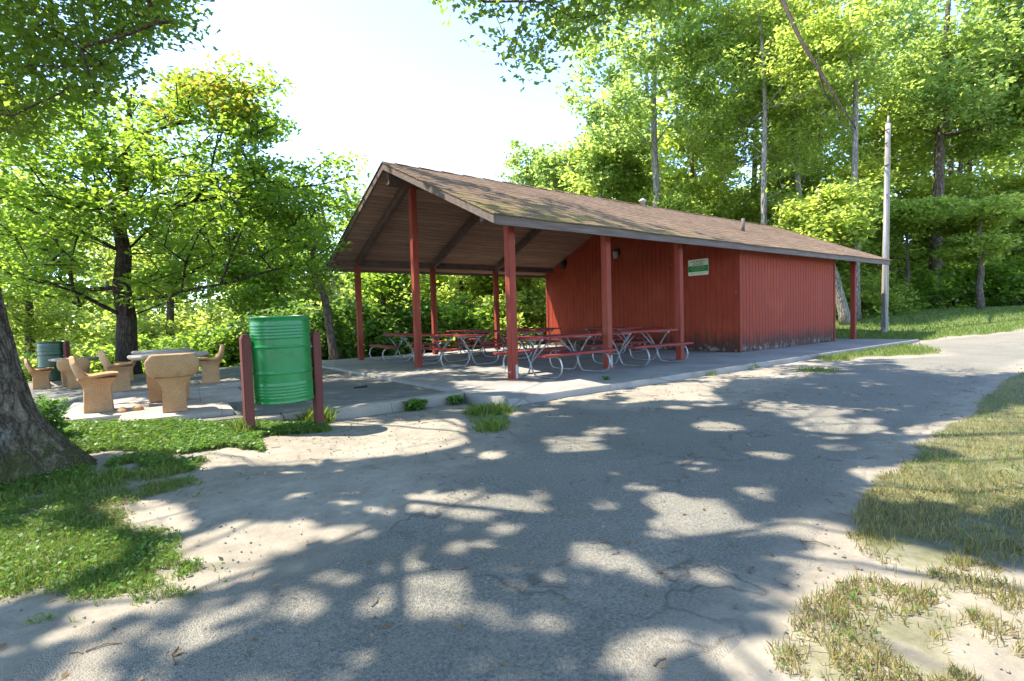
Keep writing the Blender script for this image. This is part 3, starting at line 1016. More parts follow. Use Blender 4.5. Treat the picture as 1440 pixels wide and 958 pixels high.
# ------------------------------------------------------------------ picnic tables
def make_table():
    e = empty('picnic_table', (0, 0, 0))
    LT = 1.86
    def planks(yc, w, n, zt, th):
        b = MB()
        pw = w / n
        for i in range(n):
            y0 = yc - w / 2 + i * pw + 0.004; y1 = y0 + pw - 0.008
            dx = 0.004 * ((i * 7) % 3 - 1)
            b.box(-LT / 2 + dx, y0, zt - th, LT / 2 + dx, y1, zt)
        return b
    planks(0, 0.72, 5, 0.735, 0.04).build('tabletop', MAT['red_plank'], e, 0.006)
    planks(0.62, 0.25, 2, 0.44, 0.04).build('bench', MAT['red_plank'], e, 0.006)
    planks(-0.62, 0.25, 2, 0.44, 0.04).build('bench', MAT['red_plank'], e, 0.006)
    for xs in (-0.62, 0.62):
        b = MB()
        for s in (1, -1):
            path = catmull([(xs + .018 * s, -0.30 * s, 0.672), (xs + .018 * s, -0.22 * s, 0.60), (xs + .018 * s, -0.03 * s, 0.33), (xs + .018 * s, 0.05 * s, 0.14), (xs + .018 * s, 0.14 * s, 0.035), (xs, 0.30 * s, 0.024), (xs, 0.62 * s, 0.024), (xs, 0.76 * s, 0.07), (xs, 0.815 * s, 0.20), (xs, 0.78 * s, 0.33), (xs, 0.69 * s, 0.383), (xs, 0.50 * s, 0.383)], 5)
            b.tube(path, 0.017, 8)
        b.box(xs - .02, -0.33, 0.668, xs + .02, 0.33, 0.694)
        b.build('frame', MAT['galv'], e)
    for s in (1, -1):
        b = MB(); b.tube([(0.10 * s, 0.02 * s, 0.69), (0.60 * s, 0.0, 0.27)], 0.013, 7); b.build('brace', MAT['galv'], e)
    return e
t0 = make_table()
TG = 'picnic tables under the shelter'
TABLES = [
    (1.78, 0.62, 2, 'red picnic table just behind the nearest right corner post'),
    (4.32, 0.70, -2, 'red picnic table between the second and third right posts, before the red wall'),
    (1.62, 4.05, 93, 'red picnic table at the open end, directly right of the tall ridge post'),
    (1.45, 6.55, 84, 'leftmost red picnic table at the open end, next to the far left post'),
    (3.95, 4.55, 88, 'shaded picnic table in the middle row, second from the wall'),
    (3.9, 6.95, 91, 'picnic table in shade along the left edge behind the front pair'),
    (5.9, 6.3, 90, 'shaded picnic table near the left end of the red wall'),
    (6.5, 3.55, 92, 'picnic table in deep shade closest to the middle of the red wall'),
]
for i, (tx, ty, ra, lab) in enumerate(TABLES):
    o = t0 if i == 0 else copy_tree(t0)
    o.location = (tx, ty, 0.001)
    o.rotation_euler = (0, 0, R(ra))
    tag(o, lab, 'picnic table', TG)

# ------------------------------------------------------------------ concrete chess-style tables and seats
def make_seat():
    e = empty('concrete_chair', (0, 0, 0))
    b = MB()
    prof = [(-0.15, -0.11), (0.15, -0.11), (0.15, -0.035), (0.10, 0.0), (0.15, 0.035), (0.15, 0.11), (-0.15, 0.11), (-0.15, 0.035), (-0.10, 0.0), (-0.15, -0.035)]
    prof = [(-0.145, -0.13), (0.145, -0.13), (0.155, -0.05), (0.155, 0.05), (0.145, 0.13), (-0.145, 0.13), (-0.155, 0.05), (-0.155, -0.05)]
    vs = []
    steps = ((0.0, 1.0, 1.0), (0.14, .94, .95), (0.27, .90, .92), (0.325, .95, 1.0), (0.365, 1.06, 1.16), (0.40, 1.2, 1.38), (0.425, 1.3, 1.5))
    for zz, k, ky in steps:
        vs += [(p[0] * k - 0.02, p[1] * ky, zz) for p in prof]
    n = len(prof); m_ = len(steps)
    fs = [(i * n + k, i * n + (k + 1) % n, (i + 1) * n + (k + 1) % n, (i + 1) * n + k) for i in range(m_ - 1) for k in range(n)] + [tuple(range(n - 1, -1, -1)), tuple(range((m_ - 1) * n, m_ * n))]
    b.add(vs, fs)
    b.build('pedestal', MAT['aggregate'], e, 0.006)
    # moulded shell: section swept from the seat front to the top of the backrest
    path = catmull([(0.20, 0.452), (0.13, 0.462), (0.02, 0.455), (-0.08, 0.442), (-0.145, 0.465), (-0.19, 0.54), (-0.225, 0.63), (-0.25, 0.715)], 4)
    hw = [0.12, 0.185, 0.21, 0.225, 0.262, 0.285, 0.282, 0.21]
    N = len(path)
    hwv = np.interp(np.linspace(0, 7, N), range(8), hw)
    thv = np.interp(np.linspace(0, 7, N), range(8), [0.025, 0.04, 0.05, 0.065, 0.075, 0.06, 0.05, 0.03])
    K = 9
    vs, fs = [], []
    for i in range(N):
        p = np.array(path[i]); t = np.array(path[min(i + 1, N - 1)]) - np.array(path[max(i - 1, 0)])
        t /= np.linalg.norm(t); nn = np.array((t[1], -t[0]))   # points to the seat side / up
        if i < N * .5 and nn[1] < 0: nn = -nn
        if nn[0] < -0.2: nn = -nn
        top, bot = [], []
        for k in range(K):
            s = -1 + 2 * k / (K - 1)
            e_ = (1 - abs(s) ** 4)
            dish = 0.028 * (s * s)
            a = p + nn * dish
            c = p - nn * (thv[i] * (0.35 + 0.65 * e_) - dish * .6)
            top.append((a[0], s * hwv[i], a[1])); bot.append((c[0], s * hwv[i] * 0.97, c[1]))
        vs += top + bot[::-1]
    m = 2 * K
    for i in range(N - 1):
        for k in range(m):
            fs.append((i * m + k, i * m + (k + 1) % m, (i + 1) * m + (k + 1) % m, (i + 1) * m + k))
    fs.append(tuple(range(m - 1, -1, -1))); fs.append(tuple(range((N - 1) * m, N * m)))
    b = MB(); b.add(vs, fs, True)
    sh_ = b.build('seat', MAT['aggregate'], e)
    bm = bmesh.new(); bm.from_mesh(sh_.data); bmesh.ops.recalc_face_normals(bm, faces=bm.faces); bm.to_mesh(sh_.data); bm.free()
    sm = sh_.modifiers.new('smooth', 'SUBSURF'); sm.levels = 1; sm.render_levels = 1
    return e
def make_ctable():
    e = empty('concrete_table', (0, 0, 0))
    b = MB()
    b.lathe([(0.05, 0.60), (0.41, 0.605), (0.46, 0.618), (0.475, 0.635), (0.475, 0.655), (0.46, 0.667), (0.05, 0.67)], 40)
    b.build('tabletop', MAT['pad'], e)
    for k in range(3):
        a = R(40 + 120 * k)
        b = MB()
        b.bar((0.16 * math.cos(a), 0.16 * math.sin(a), 0.0), (0.20 * math.cos(a), 0.20 * math.sin(a), 0.603), 0.10, 0.20, (math.cos(a), math.sin(a), 0))
        b.build('leg', MAT['aggregate'], e, 0.012)
    return e
seat0 = make_seat(); ct0 = make_ctable()
def gp(u, D, z):
    p = at(u, D)
    return (p[0], p[1], z)
CG = 'moulded concrete seats on the patio'
TC = [gp(236, 7.2, .07), gp(104, 11.9, -.2), gp(228, 9.35, .03)]
CL = ['round concrete table in front, just behind the seat that turns its back',
      'round concrete table at far left in front of the dark green bin', 'round concrete table farther back, its top showing over the front table']
for i, (p, lab) in enumerate(zip(TC, CL)):
    o = ct0 if i == 0 else copy_tree(ct0)
    o.location = p; o.rotation_euler = (0, 0, i * .7)
    tag(o, lab, 'table', 'round concrete tables on the patio')
SEATS = [
    (135, 6.5, .07, 2, 'sunlit tan concrete seat left of the front table, seen from its side'),
    (240, 6.38, .07, 86, 'tan concrete seat with its broad back to the camera before the front table'),
    (291, 9.8, .03, 176, 'concrete seat right of the rear table, beside the barrel'),
    (165, 8.9, .03, 8, 'concrete seat left of the rear table, behind the sunlit one'),
    (55, 11.5, -.2, 4, 'leftmost concrete seat, just left of the dark green bin'),
    (101, 11.2, -.2, 92, 'shaded concrete seat with its back to us before the far left table'),
    (172, 12.4, -.17, 182, 'farthest concrete seat, only its back edge showing by the maple trunk'),
]
for i, (su, sD, sz, ra, lab) in enumerate(SEATS):
    o = seat0 if i == 0 else copy_tree(seat0)
    o.location = gp(su, sD, sz); o.rotation_euler = (0, 0, R(ra))
    tag(o, lab, 'chair', CG)
# paving slabs under the concrete sets
pads = [(gp(135, 6.45, .07), 1.0, 1.0, -4, 'pale paving slab under the sunlit concrete seat, nearest the oak'),
        (gp(243, 6.42, .068), 1.15, 1.05, -3, 'pale paving slab under the seat that turns its back'),
        (gp(222, 7.5, .066), 2.1, 1.15, -2, 'long paving slab under the front round table'),
        (gp(228, 9.3, .03), 1.5, 1.5, 1, 'large paving slab under the rear round table'),
        (gp(292, 9.8, .029), 1.05, .95, 3, 'paving slab under the seat beside the barrel'),
        (gp(163, 8.9, .028), .95, .95, -2, 'paving slab under the seat behind the sunlit one')]
for (p, w_, d_, ra, lab) in pads:
    b = MB(); b.box(-w_ / 2, -d_ / 2, -0.14, w_ / 2, d_ / 2, 0.0)
    o = b.build('paving_slab', MAT['pad'], None, 0.012)
    o.location = p
    o.rotation_euler = (R(.2), R(-.2), R(ra))
    tag(o, lab, 'paving slab', 'paving slabs under the concrete sets')

# ------------------------------------------------------------------ drums between posts
def drum_bin(name, mat, left, right, zb, rad, hgt, ph, tilt, label, pmat):
    l = np.array(left); r = np.array(right)
    c = (l + r) / 2
    e = empty(name, (c[0], c[1], 0))
    tag(e, label, 'trash barrel')
    prof = [(rad * .93, 0.015), (rad, 0.0), (rad * 1.015, 0.012), (rad, 0.025)]
    def ribs(z0, n, st, amp):
        o = []
        for k in range(n):
            zc = z0 + k * st
            o += [(rad, zc - st * .42), (rad + amp, zc), (rad, zc + st * .42)]
        return o
    H = hgt
    prof += ribs(H * .07, 5, H * .035, rad * .018)
    prof += [(rad, H * .25), (rad, H * .331), (rad, H * .337), (rad * 1.03, H * .35), (rad * 1.03, H * .362), (rad, H * .375), (rad, H * .381)]
    prof += [(rad, H * .631), (rad, H * .637), (rad * 1.03, H * .65), (rad * 1.03, H * .662), (rad, H * .675), (rad, H * .681), (rad, H * .735)]
    prof += ribs(H * .76, 5, H * .035, rad * .018)
    prof += [(rad, H * .975), (rad * 1.02, H * .985), (rad * 1.02, H), (rad * .985, H), (rad * .975, H * .97), (rad * .97, H * .1), (rad * .5, H * .09), (0.01, H * .09)]
    b = MB(); b.lathe(prof, 48)
    d = b.build('drum', mat, e, 0, (0, 0, zb))
    d.rotation_euler = tilt
    for p in (l, r):
        b = MB()
        q = p[:2] - c
        w = 0.047
        vs = []
        z0 = hz1(p[0], p[1]) - 0.1
        ang = math.atan2((r - l)[1], (r - l)[0])
        ca, sa = math.cos(ang), math.sin(ang)
        for (k, zz) in ((1, z0), (1, ph[0] - .045), (0.62, ph[0])):
            for sx, sy in ((-1, -1), (1, -1), (1, 1), (-1, 1)):
                vs.append((q[0] + (sx * ca - sy * sa) * w * k, q[1] + (sx * sa + sy * ca) * w * k, zz))
        fs = [(0, 3, 2, 1), (8, 9, 10, 11)] + [(i * 4 + k, i * 4 + (k + 1) % 4, (i + 1) * 4 + (k + 1) % 4, (i + 1) * 4 + k) for i in range(2) for k in range(4)]
        b.add(vs, fs); b.build('post', pmat, e, 0.006)
    dv = (r - l) / np.linalg.norm(r - l)
    for s, p in ((1, l), (-1, r)):
        b = MB()
        a = p - c
        b.tube([(a[0], a[1], zb + H * .62), (-s * dv[0] * rad * .98, -s * dv[1] * rad * .98, zb + H * .62)], 0.016, 8)
        b.build('pivot_rod', MAT['plate'], e)
    return e
bl = at(343.5, 5.5)[:2]; br = at(442.5, 6.02)[:2]
drum_bin('trash_barrel', MAT['drum'], bl, br, 0.245, 0.305, 0.945, (1.0,), (R(1.0), R(-1.0), 0), 'bright green ribbed steel drum hung between two brown wooden posts', MAT['brown_post'])
b2 = at(54, 12.6)[:2]; b3 = at(92, 12.4)[:2]
drum_bin('trash_barrel', MAT['drum_dark'], b2, b3, -0.07, 0.30, 0.92, (0.84,), (0, R(1), 0), 'dark green drum bin in shade behind the far left concrete seats', MAT['brown_post'])

# ------------------------------------------------------------------ utility pole
pb = at(1243.5, 19.6)[:2]; pz = hz1(*pb)
e = empty('utility_pole', (pb[0], pb[1], pz))
tag(e, 'tall weathered grey wooden pole without wires at the lawn edge behind the shelter', 'pole')
b = MB()
pth = [(0.0 + .012 * k, -.004 * k, -0.3 + 8.15 * k / 14) for k in range(15)]
b.tube(pth, [0.122 - 0.035 * k / 14 + .004 * math.sin(k * 2.3) for k in range(15)], 14)
b.build('shaft', MAT['pole'], e)
b = MB(); b.tube([(pth[-1][0], pth[-1][1], 7.8), (pth[-1][0] + .03, pth[-1][1], 8.15)], [0.05, 0.03], 8); b.build('top_pin', MAT['pole'], e)
for k, zz in enumerate((7.6, 7.1, 6.3, 5.2)):
    b = MB(); dd = np.array([-.8, -.6]) if k % 2 else np.array([-.5, -.87])
    b.tube([(.05, 0, zz), (.05 + dd[0] * .15, dd[1] * .17, zz)], 0.022, 6); b.build('bolt', MAT['black'], e)
b = MB(); b.tube([(-.14, -.06, 0.2), (-.12, -.06, 3.0), (-.06, -.06, 6.2)], 0.028, 6); b.build('conduit', MAT['plate'], e)

# ------------------------------------------------------------------ vegetation builders
def norm(a):
    return a / (np.linalg.norm(a, axis=-1, keepdims=True) + 1e-9)

def leaf_geo(c, ln, wd, tilt, rg, droop=0.0, lobes=False):
    """one small folded leaf at every centre"""
    n = len(c)
    nr = rg.normal(0, 1, (n, 3)) * tilt; nr[:, 2] += 1.0
    nr = norm(nr)
    t = rg.normal(0, 1, (n, 3)); t[:, 2] -= droop
    t = norm(t - nr * (t * nr).sum(1, keepdims=True))
    s = np.cross(nr, t)
    l = ln * rg.uniform(0.45, 1.45, (n, 1)); w = wd * rg.uniform(0.7, 1.25, (n, 1))
    if not lobes:
        v = np.stack([c - t * l * .5, c + s * w * .5 - t * l * .06, c + t * l * .5 - nr * l * .12, c - s * w * .5 - t * l * .06], 1)
        k = 4
    else:
        v = np.stack([c - t * l * .5, c + s * w * .32 - t * l * .25, c + s * w * .18, c + s * w * .5 + t * l * .18, c + t * l * .5 - nr * l * .15,
                      c - s * w * .5 + t * l * .18, c - s * w * .18, c - s * w * .32 - t * l * .25], 1)
        k = 8
    return v.reshape(-1, 3), np.arange(n * k).reshape(n, k)

def cluster_leaves(cent, per, rad, flat, rg):
    n = len(cent)
    rad = np.broadcast_to(rad, (n,))
    cnt = rg.poisson(per, n)
    idx = np.repeat(np.arange(n), cnt)
    d = norm(rg.normal(0, 1, (len(idx), 3))) * (rg.random((len(idx), 1)) ** 0.45)
    d *= rad[idx][:, None]
    d[:, 2] *= flat
    return cent[idx] + d

def skeleton(trunk, tr, cl, rg, twig=0.010, wander=0.12, sides=5, lift=0.25):
    """branches: every clump is joined to the nearest wood nearer the trunk"""
    nodes = [np.array(p, float) for p in trunk]
    par = [-1] + list(range(len(nodes) - 1))
    T = np.array(nodes)
    dist = np.min(np.linalg.norm(cl[:, None] - T[None], axis=2), axis=1)
    order = np.argsort(dist)
    plen = list(np.concatenate([[0], np.cumsum(np.linalg.norm(np.diff(T, axis=0), axis=1))]) * 0.15)
    ntr = len(nodes)
    for i in order:
        p = cl[i]
        A = np.array(nodes)
        d = np.linalg.norm(A - p, axis=1)
        up = np.clip(A[:, 2] - p[2] + 0.1, 0, None) * 0.9     # branches rise outwards
        j = int(np.argmin(d * 1.0 + np.array(plen) * 0.28 + up))
        a = nodes[j]
        seg = max(1, int(d[j] / 0.9))
        prev = j
        for s in range(1, seg + 1):
            t = s / seg
            q = a + (p - a) * t
            if s < seg:
                q = q + rg.normal(0, wander * min(1, d[j] / 2), 3) + np.array((0, 0, lift * math.sin(math.pi * t) * d[j] * 0.12))
            nodes.append(q); par.append(prev); plen.append(plen[prev] + d[j] / seg); prev = len(nodes) - 1
    n = len(nodes)
    acc = np.zeros(n); has = np.zeros(n, int)
    for i in range(n - 1, 0, -1):
        if has[i] == 0:
            acc[i] = twig ** 2.1
        acc[par[i]] += acc[i]; has[par[i]] += 1
    r = acc ** (1 / 2.1)
    rt = np.interp(np.linspace(0, 1, ntr), np.linspace(0, 1, len(tr)), tr)
    r[:ntr] = rt
    b = MB()
    b.tube(trunk, list(rt), 12)
    # chains
    kids = [[] for _ in range(n)]
    for i in range(1, n):
        kids[par[i]].append(i)
    lim = lambda j, i: min(r[i] * 1.25, r[j] * 0.85)
    start = [(par[i], i) for i in range(ntr, n) if par[i] < ntr]
    while start:
        j, i = start.pop()
        chain = [nodes[j], nodes[i]]; rs = [lim(j, i), min(r[i], r[j] * .8)]
        cur = i
        while kids[cur]:
            ks = sorted(kids[cur], key=lambda q: -acc[q])
            for q in ks[1:]:
                start.append((cur, q))
            cur = ks[0]
            chain.append(nodes[cur]); rs.append(min(r[cur], rs[-1]))
        b.tube(chain, rs, 6 if rs[0] > .03 else 4, False)
    return b

def lobes(rg, n, lo, hi, rx, ry, shell=0.55):
    """clump centres filling an uneven crown made of several lobes"""
    k = max(5, int(n / 22))
    cz = (lo + hi) / 2; hh = (hi - lo) / 2
    d = norm(rg.normal(0, 1, (k, 3))) * rg.uniform(0.35, 0.78, (k, 1))
    L_ = d * np.array([rx, ry, hh]) + np.array([0, 0, cz])
    w = np.sqrt(np.clip(1 - ((L_[:, 2] - cz) / hh) ** 2, .15, 1))
    sz = rg.uniform(0.30, 0.52, k)
    idx = rg.integers(0, k, n)
    e = norm(rg.normal(0, 1, (n, 3))) * (shell + (1 - shell) * rg.random((n, 1)))
    p = L_[idx] + e * (sz[idx][:, None] * np.array([rx, ry, hh * .8]))
    p[:, 2] = np.clip(p[:, 2], lo, hi)
    return p

def make_tree(name, loc, trunk, tr, cl, leafmat, bark, seed, label, cat='tree', group=None, per=70, rad=0.7, flat=0.55, leaf=(0.2, 0.12), tilt=0.55, droop=0.0, twig=0.012, extra=None, crown='crown', lobed=False):
    rg = np.random.default_rng(seed)
    e = empty(name, loc)
    tag(e, label, cat, group)
    skeleton(trunk, tr, cl, rg, twig).build('trunk', MAT[bark], e)
    c = cluster_leaves(cl, per, rad * rg.uniform(0.7, 1.25, len(cl)), flat, rg)
    v, f = leaf_geo(c, leaf[0], leaf[1], tilt, rg, droop, lobed)
    obj(crown, np_mesh(crown, v, f), MAT[leafmat], e)
    if extra is not None:
        ec, emat, enm, elab, eper = extra
        c = cluster_leaves(ec, eper, rad * .9, flat, rg)
        v, f = leaf_geo(c, leaf[0], leaf[1], tilt, rg, droop, lobed)
        o = obj(enm, np_mesh(enm, v, f), MAT[emat], e)
        o['label'] = elab
    return e

def bent(h, r, seed, lean=(0, 0), n=9, wob=0.12):
    rg = np.random.default_rng(seed)
    p = []
    for k in range(n):
        t = k / (n - 1)
        p.append((lean[0] * t + rg.normal(0, wob) * t * (k > 0), lean[1] * t + rg.normal(0, wob) * t * (k > 0), -0.25 + (h + .25) * t))
    return p, [r * 1.45, r * 1.05, r * .95, r * .85, r * .75, r * .62, r * .5, r * .36, r * .2]

# --- the big oak at the left edge: sculpted trunk, crown mostly overhead
OK = at(-88, 4.0); OX, OY = OK[0], OK[1]
oak = empty('oak_tree', (OX, OY, -0.1))
tag(oak, 'large oak with thick furrowed trunk at the left edge and branches hanging overhead', 'tree')
nz_, na = 150, 120
vs = []
hts = np.concatenate([np.linspace(-0.15, 2.4, 120), np.linspace(2.45, 6.0, 30)])
for k, hh in enumerate(hts):
    for j in range(na):
        a = 2 * math.pi * j / na
        fl = math.exp(-max(hh, 0) / 0.46)
        root = 0.5 + 0.5 * math.cos(3 * a + 0.3) * .8 + 0.25 * math.cos(5 * a + 1.1)
        rr = 0.39 - 0.03 * hh + fl * (0.17 + 0.30 * max(0, root)) + 0.05 * math.exp(-max(hh, 0) / 1.3)
        q = Vector((math.cos(a) * 3.1, math.sin(a) * 3.1, hh * 0.9))
        rid = mnoise.noise(Vector((math.cos(a) * 9.5, math.sin(a) * 9.5, hh * 1.35)))
        rid2 = mnoise.noise(Vector((math.cos(a) * 19, math.sin(a) * 19, hh * 3.2 + 7)))
        rr += 0.05 * mnoise.noise(q) + 0.030 * (abs(rid) * 2 - .4) + 0.014 * rid2
        ln_ = (-0.02 * hh, 0.02 * hh)
        vs.append((rr * math.cos(a) + ln_[0], rr * math.sin(a) + ln_[1], hh))
I = np.arange(len(hts) * na).reshape(len(hts), na)
F = np.stack([I[:-1], np.roll(I[:-1], -1, 1), np.roll(I[1:], -1, 1), I[1:]], -1).reshape(-1, 4)
obj('trunk', np_mesh('trunk', vs, F, True), MAT['bark_oak'], oak)

# where direct sun reaches the ground in the photograph (outlines on the ground), so the crown has openings there
LIT = [wpoly(p) for p in (
    [(1085, 800), (1180, 770), (1300, 775), (1440, 800), (1600, 830), (1600, 1000), (990, 1000), (1030, 880)],
    [(1200, 660), (1330, 640), (1600, 655), (1600, 690), (1400, 690), (1260, 700)],
    [(1290, 600), (1440, 570), (1600, 600), (1600, 660), (1440, 650), (1330, 640)],
    [(1150, 735), (1100, 715), (960, 735), (975, 765), (1090, 745)],
    [(940, 705), (1010, 700), (1060, 735), (990, 760), (930, 740)],
    [(170, 625), (340, 605), (470, 610), (560, 590), (660, 590), (650, 625), (520, 645), (330, 655), (230, 640)],
    [(90, 640), (60, 590), (200, 575), (440, 600), (330, 630)],
    [(560, 700), (770, 700), (775, 722), (560, 722)],
    [(230, 770), (330, 735), (450, 735), (380, 800), (260, 850), (130, 900), (60, 900), (150, 830)],
    [(-60, 750), (120, 745), (170, 790), (80, 830), (-60, 870)],
    [(180, 705), (260, 715), (250, 740), (160, 735)],
    [(590, 805), (650, 805), (650, 850), (590, 850)],
    [(520, 830), (570, 830), (570, 860), (520, 860)],
    [(800, 770), (960, 780), (940, 810), (800, 800)],
    [(850, 900), (950, 880), (980, 920), (880, 940)],
    [(640, 545), (855, 545), (850, 562), (660, 562)],
    [(780, 620), (840, 615), (850, 640), (780, 645)],
    [(900, 545), (1010, 535), (1000, 562), (880, 566)],
    [(1140, 590), (1230, 588), (1220, 606), (1130, 606)],
    [(1060, 560), (1200, 575), (1180, 590), (1060, 580)],
    [(1300, 480), (1500, 470), (1500, 520), (1330, 530), (1250, 512)],
)]
SL_OFF = LDIR * (1 / math.tan(R(SUN_EL)))     # shadow shift per metre of height
rg = np.random.default_rng(11)
N = 26000
cx_ = rg.uniform(-13, 5.5, N); cy_ = rg.uniform(-8, 7.5, N); ch = rg.uniform(4.2, 13.5, N)
rad_h = np.hypot((cx_ - OX - 1.8) / 1.0, (cy_ - OY - 0.2) / 1.0)
lim = 9.3 * np.sqrt(np.clip(1 - ((ch - 7.5) / 6.8) ** 2, 0, 1))
ok = rad_h < lim
C3 = np.stack([cx_, cy_, ch], -1)
u, v, dz = project(C3)
inframe = (dz > 0.3) & (u > -90) & (u < 1530) & (v > -75) & (v < 1000)
# foliage that hangs into the picture at its upper left corner and top centre
hang_l = (dz > 2.5) & (dz < 7.5) & (((u < 150) & (v < 190)) | ((u < 225) & (v < 60)))
ok &= ~inframe
near = (dz > -2.5) & (dz < 2.4) & (ch < 6.0)
ok &= ~near
gxs, gys = cx_ + SL_OFF[0] * (ch + .1), cy_ + SL_OFF[1] * (ch + .1)
def sunlit(gx_, gy_, m):
    """True where the photograph shows sun on the ground"""
    o = np.zeros(len(gx_), bool)
    w = (fbm(gx_ * 1.9 + 7, gy_ * 1.9, 3) - .5) * .5
    for poly in LIT:
        o |= polysd(poly, gx_, gy_) + (w if m < .1 else 0) > m
    return o
FLECK = []
for (su_, sv_, sw_) in ((575, 712, 36), (662, 712, 62), (738, 712, 56), (850, 712, 34), (716, 742, 40), (622, 828, 54), (545, 838, 50), (490, 745, 60), (840, 770, 40), (905, 800, 60), (940, 742, 60),
                        (690, 765, 30), (575, 790, 36), (770, 875, 40), (880, 915, 70), (1000, 805, 50), (560, 905, 40), (430, 850, 50), (690, 640, 40), (800, 632, 50), (855, 605, 46), (1010, 600, 60),
                        (1090, 640, 40), (1170, 626, 50), (980, 655, 50), (760, 690, 30), (1060, 690, 40), (420, 700, 30), (500, 690, 30), (350, 680, 40), (835, 632, 40), (1180, 600, 70), (1130, 575, 80)):
    q_ = un(su_, sv_, -.1)
    FLECK.append((q_[0], q_[1], sw_ * .55 * float((q_ - CP) @ FW) / FPX))
hr = np.random.default_rng(8)
for _ in range(110):
    su_, sv_ = hr.uniform(60, 1420), hr.uniform(500, 950) if hr.random() < .75 else hr.uniform(490, 600)
    q_ = un(su_, sv_, -.1)
    FLECK.append((q_[0], q_[1], (hr.uniform(6, 13) if _ % 3 else hr.uniform(12, 22)) * float((q_ - CP) @ FW) / FPX))
FLECK = np.array(FLECK)
ok &= ~sunlit(gxs, gys, .22)
# the roof is only lightly streaked
rx_, ry_ = cx_ + SL_OFF[0] * (ch - 3.7), cy_ + SL_OFF[1] * (ch - 3.7)
onroof = (rx_ > -0.8) & (rx_ < 17) & (ry_ > -.6) & (ry_ < 8.6)
ok &= (~onroof) | (np.random.default_rng(4).random(N) < .24)
cl = C3[ok]
shx = np.stack([gxs[ok], gys[ok]], -1)
for (lu_, lD, lz, lr) in ((394, 5.8, .75, 1.15), (135, 6.5, .4, 1.0), (240, 6.4, .4, 1.0), (236, 7.2, .7, .8), (430, 7.5, .0, .5), (343, 5.6, .5, .4)):
    lp = at(lu_, lD); tt = (C3[:, 2] - lz) / TO_SUN[2]
    ok &= np.hypot(C3[:, 0] - lp[0] - TO_SUN[0] * tt, C3[:, 1] - lp[1] - TO_SUN[1] * tt) > lr
# keep what shades the ground around the camera first; thin the rest
sel = np.random.default_rng(2).random(len(cl)) < min(1.0, 3000 / len(cl))
print('oak clumps allowed', len(cl))
cl = cl[sel]
hang = []
def hangpts(poly, n, D0, D1):
    out = []
    rr = np.random.default_rng(5)
    us = [p[0] for p in poly]; vs_ = [p[1] for p in poly]
    while len(out) < n:
        uu, vv = rr.uniform(min(us), max(us)), rr.uniform(min(vs_), max(vs_))
        if polysd(poly, np.array([uu]), np.array([vv]))[0] > 0:
            out.append(CP + ray(uu, vv) * rr.uniform(D0, D1))
    return out
hang += hangpts([(-60, -60), (255, -60), (245, 30), (200, 50), (165, 120), (60, 175), (-60, 210)], 300, 7.2, 9.8)
hang += hangpts([(620, -60), (1000, -60), (985, 20), (900, 30), (800, 40), (770, 95), (735, 90), (700, 55), (650, 30)], 70, 6.5, 9.5)
hang += hangpts([(205, -60), (262, -60), (250, 40), (215, 45)], 12, 7.0, 8.5)
cl = np.concatenate([cl, np.array(hang)])
print('oak clumps', len(cl))
base = np.array([OX, OY, -0.1])
trunkp = [(-.10, 0.11, 5.6), (0.5, 0.25, 7.0), (1.0, 0.3, 8.6), (1.5, 0.2, 10.3), (1.9, 0.1, 12.0)]
skeleton(trunkp, [0.26, 0.20, 0.14, 0.09, 0.04], cl - base, np.random.default_rng(3), 0.0042, 0.14).build('limbs', MAT['bark_mid'], oak)
rgo = np.random.default_rng(21)
nh = len(hang)
lc = cluster_leaves(cl[-nh:] - base, 34, 0.62 * rgo.uniform(0.75, 1.2, nh), 0.55, rgo)
v_, f_ = leaf_geo(lc, 0.13, 0.08, 0.6, rgo, 0.3, True)
obj('hanging_branches', np_mesh('hanging_branches', v_, f_), MAT['leaf_oak'], oak)
lc = cluster_leaves(cl[:-nh] - base, 33, 0.46 * rgo.uniform(0.75, 1.2, len(cl) - nh), 0.6, rgo)
lw = lc + base
lgx, lgy = lw[:, 0] + SL_OFF[0] * (lw[:, 2] + .1), lw[:, 1] + SL_OFF[1] * (lw[:, 2] + .1)
drop = sunlit(lgx, lgy, -.05)
for fx_, fy_, fr_ in FLECK:
    drop |= np.hypot(lgx - fx_, lgy - fy_) < fr_ + .035
for (lu_, lD, lz, lr) in ((394, 5.8, .75, .62), (135, 6.5, .4, .5), (240, 6.4, .4, .45), (236, 7.2, .7, .5), (343, 5.6, .5, .35)):
    lp = at(lu_, lD); tt = (lw[:, 2] - lz) / TO_SUN[2]
    drop |= np.hypot(lw[:, 0] - lp[0] - TO_SUN[0] * tt, lw[:, 1] - lp[1] - TO_SUN[1] * tt) < lr
lc = lc[~drop]
print('oak leaves', len(lc))
v_, f_ = leaf_geo(lc, 0.20, 0.14, 0.5, rgo, 0.2)
obj('crown', np_mesh('crown', v_, f_), MAT['leaf_oak'], oak)

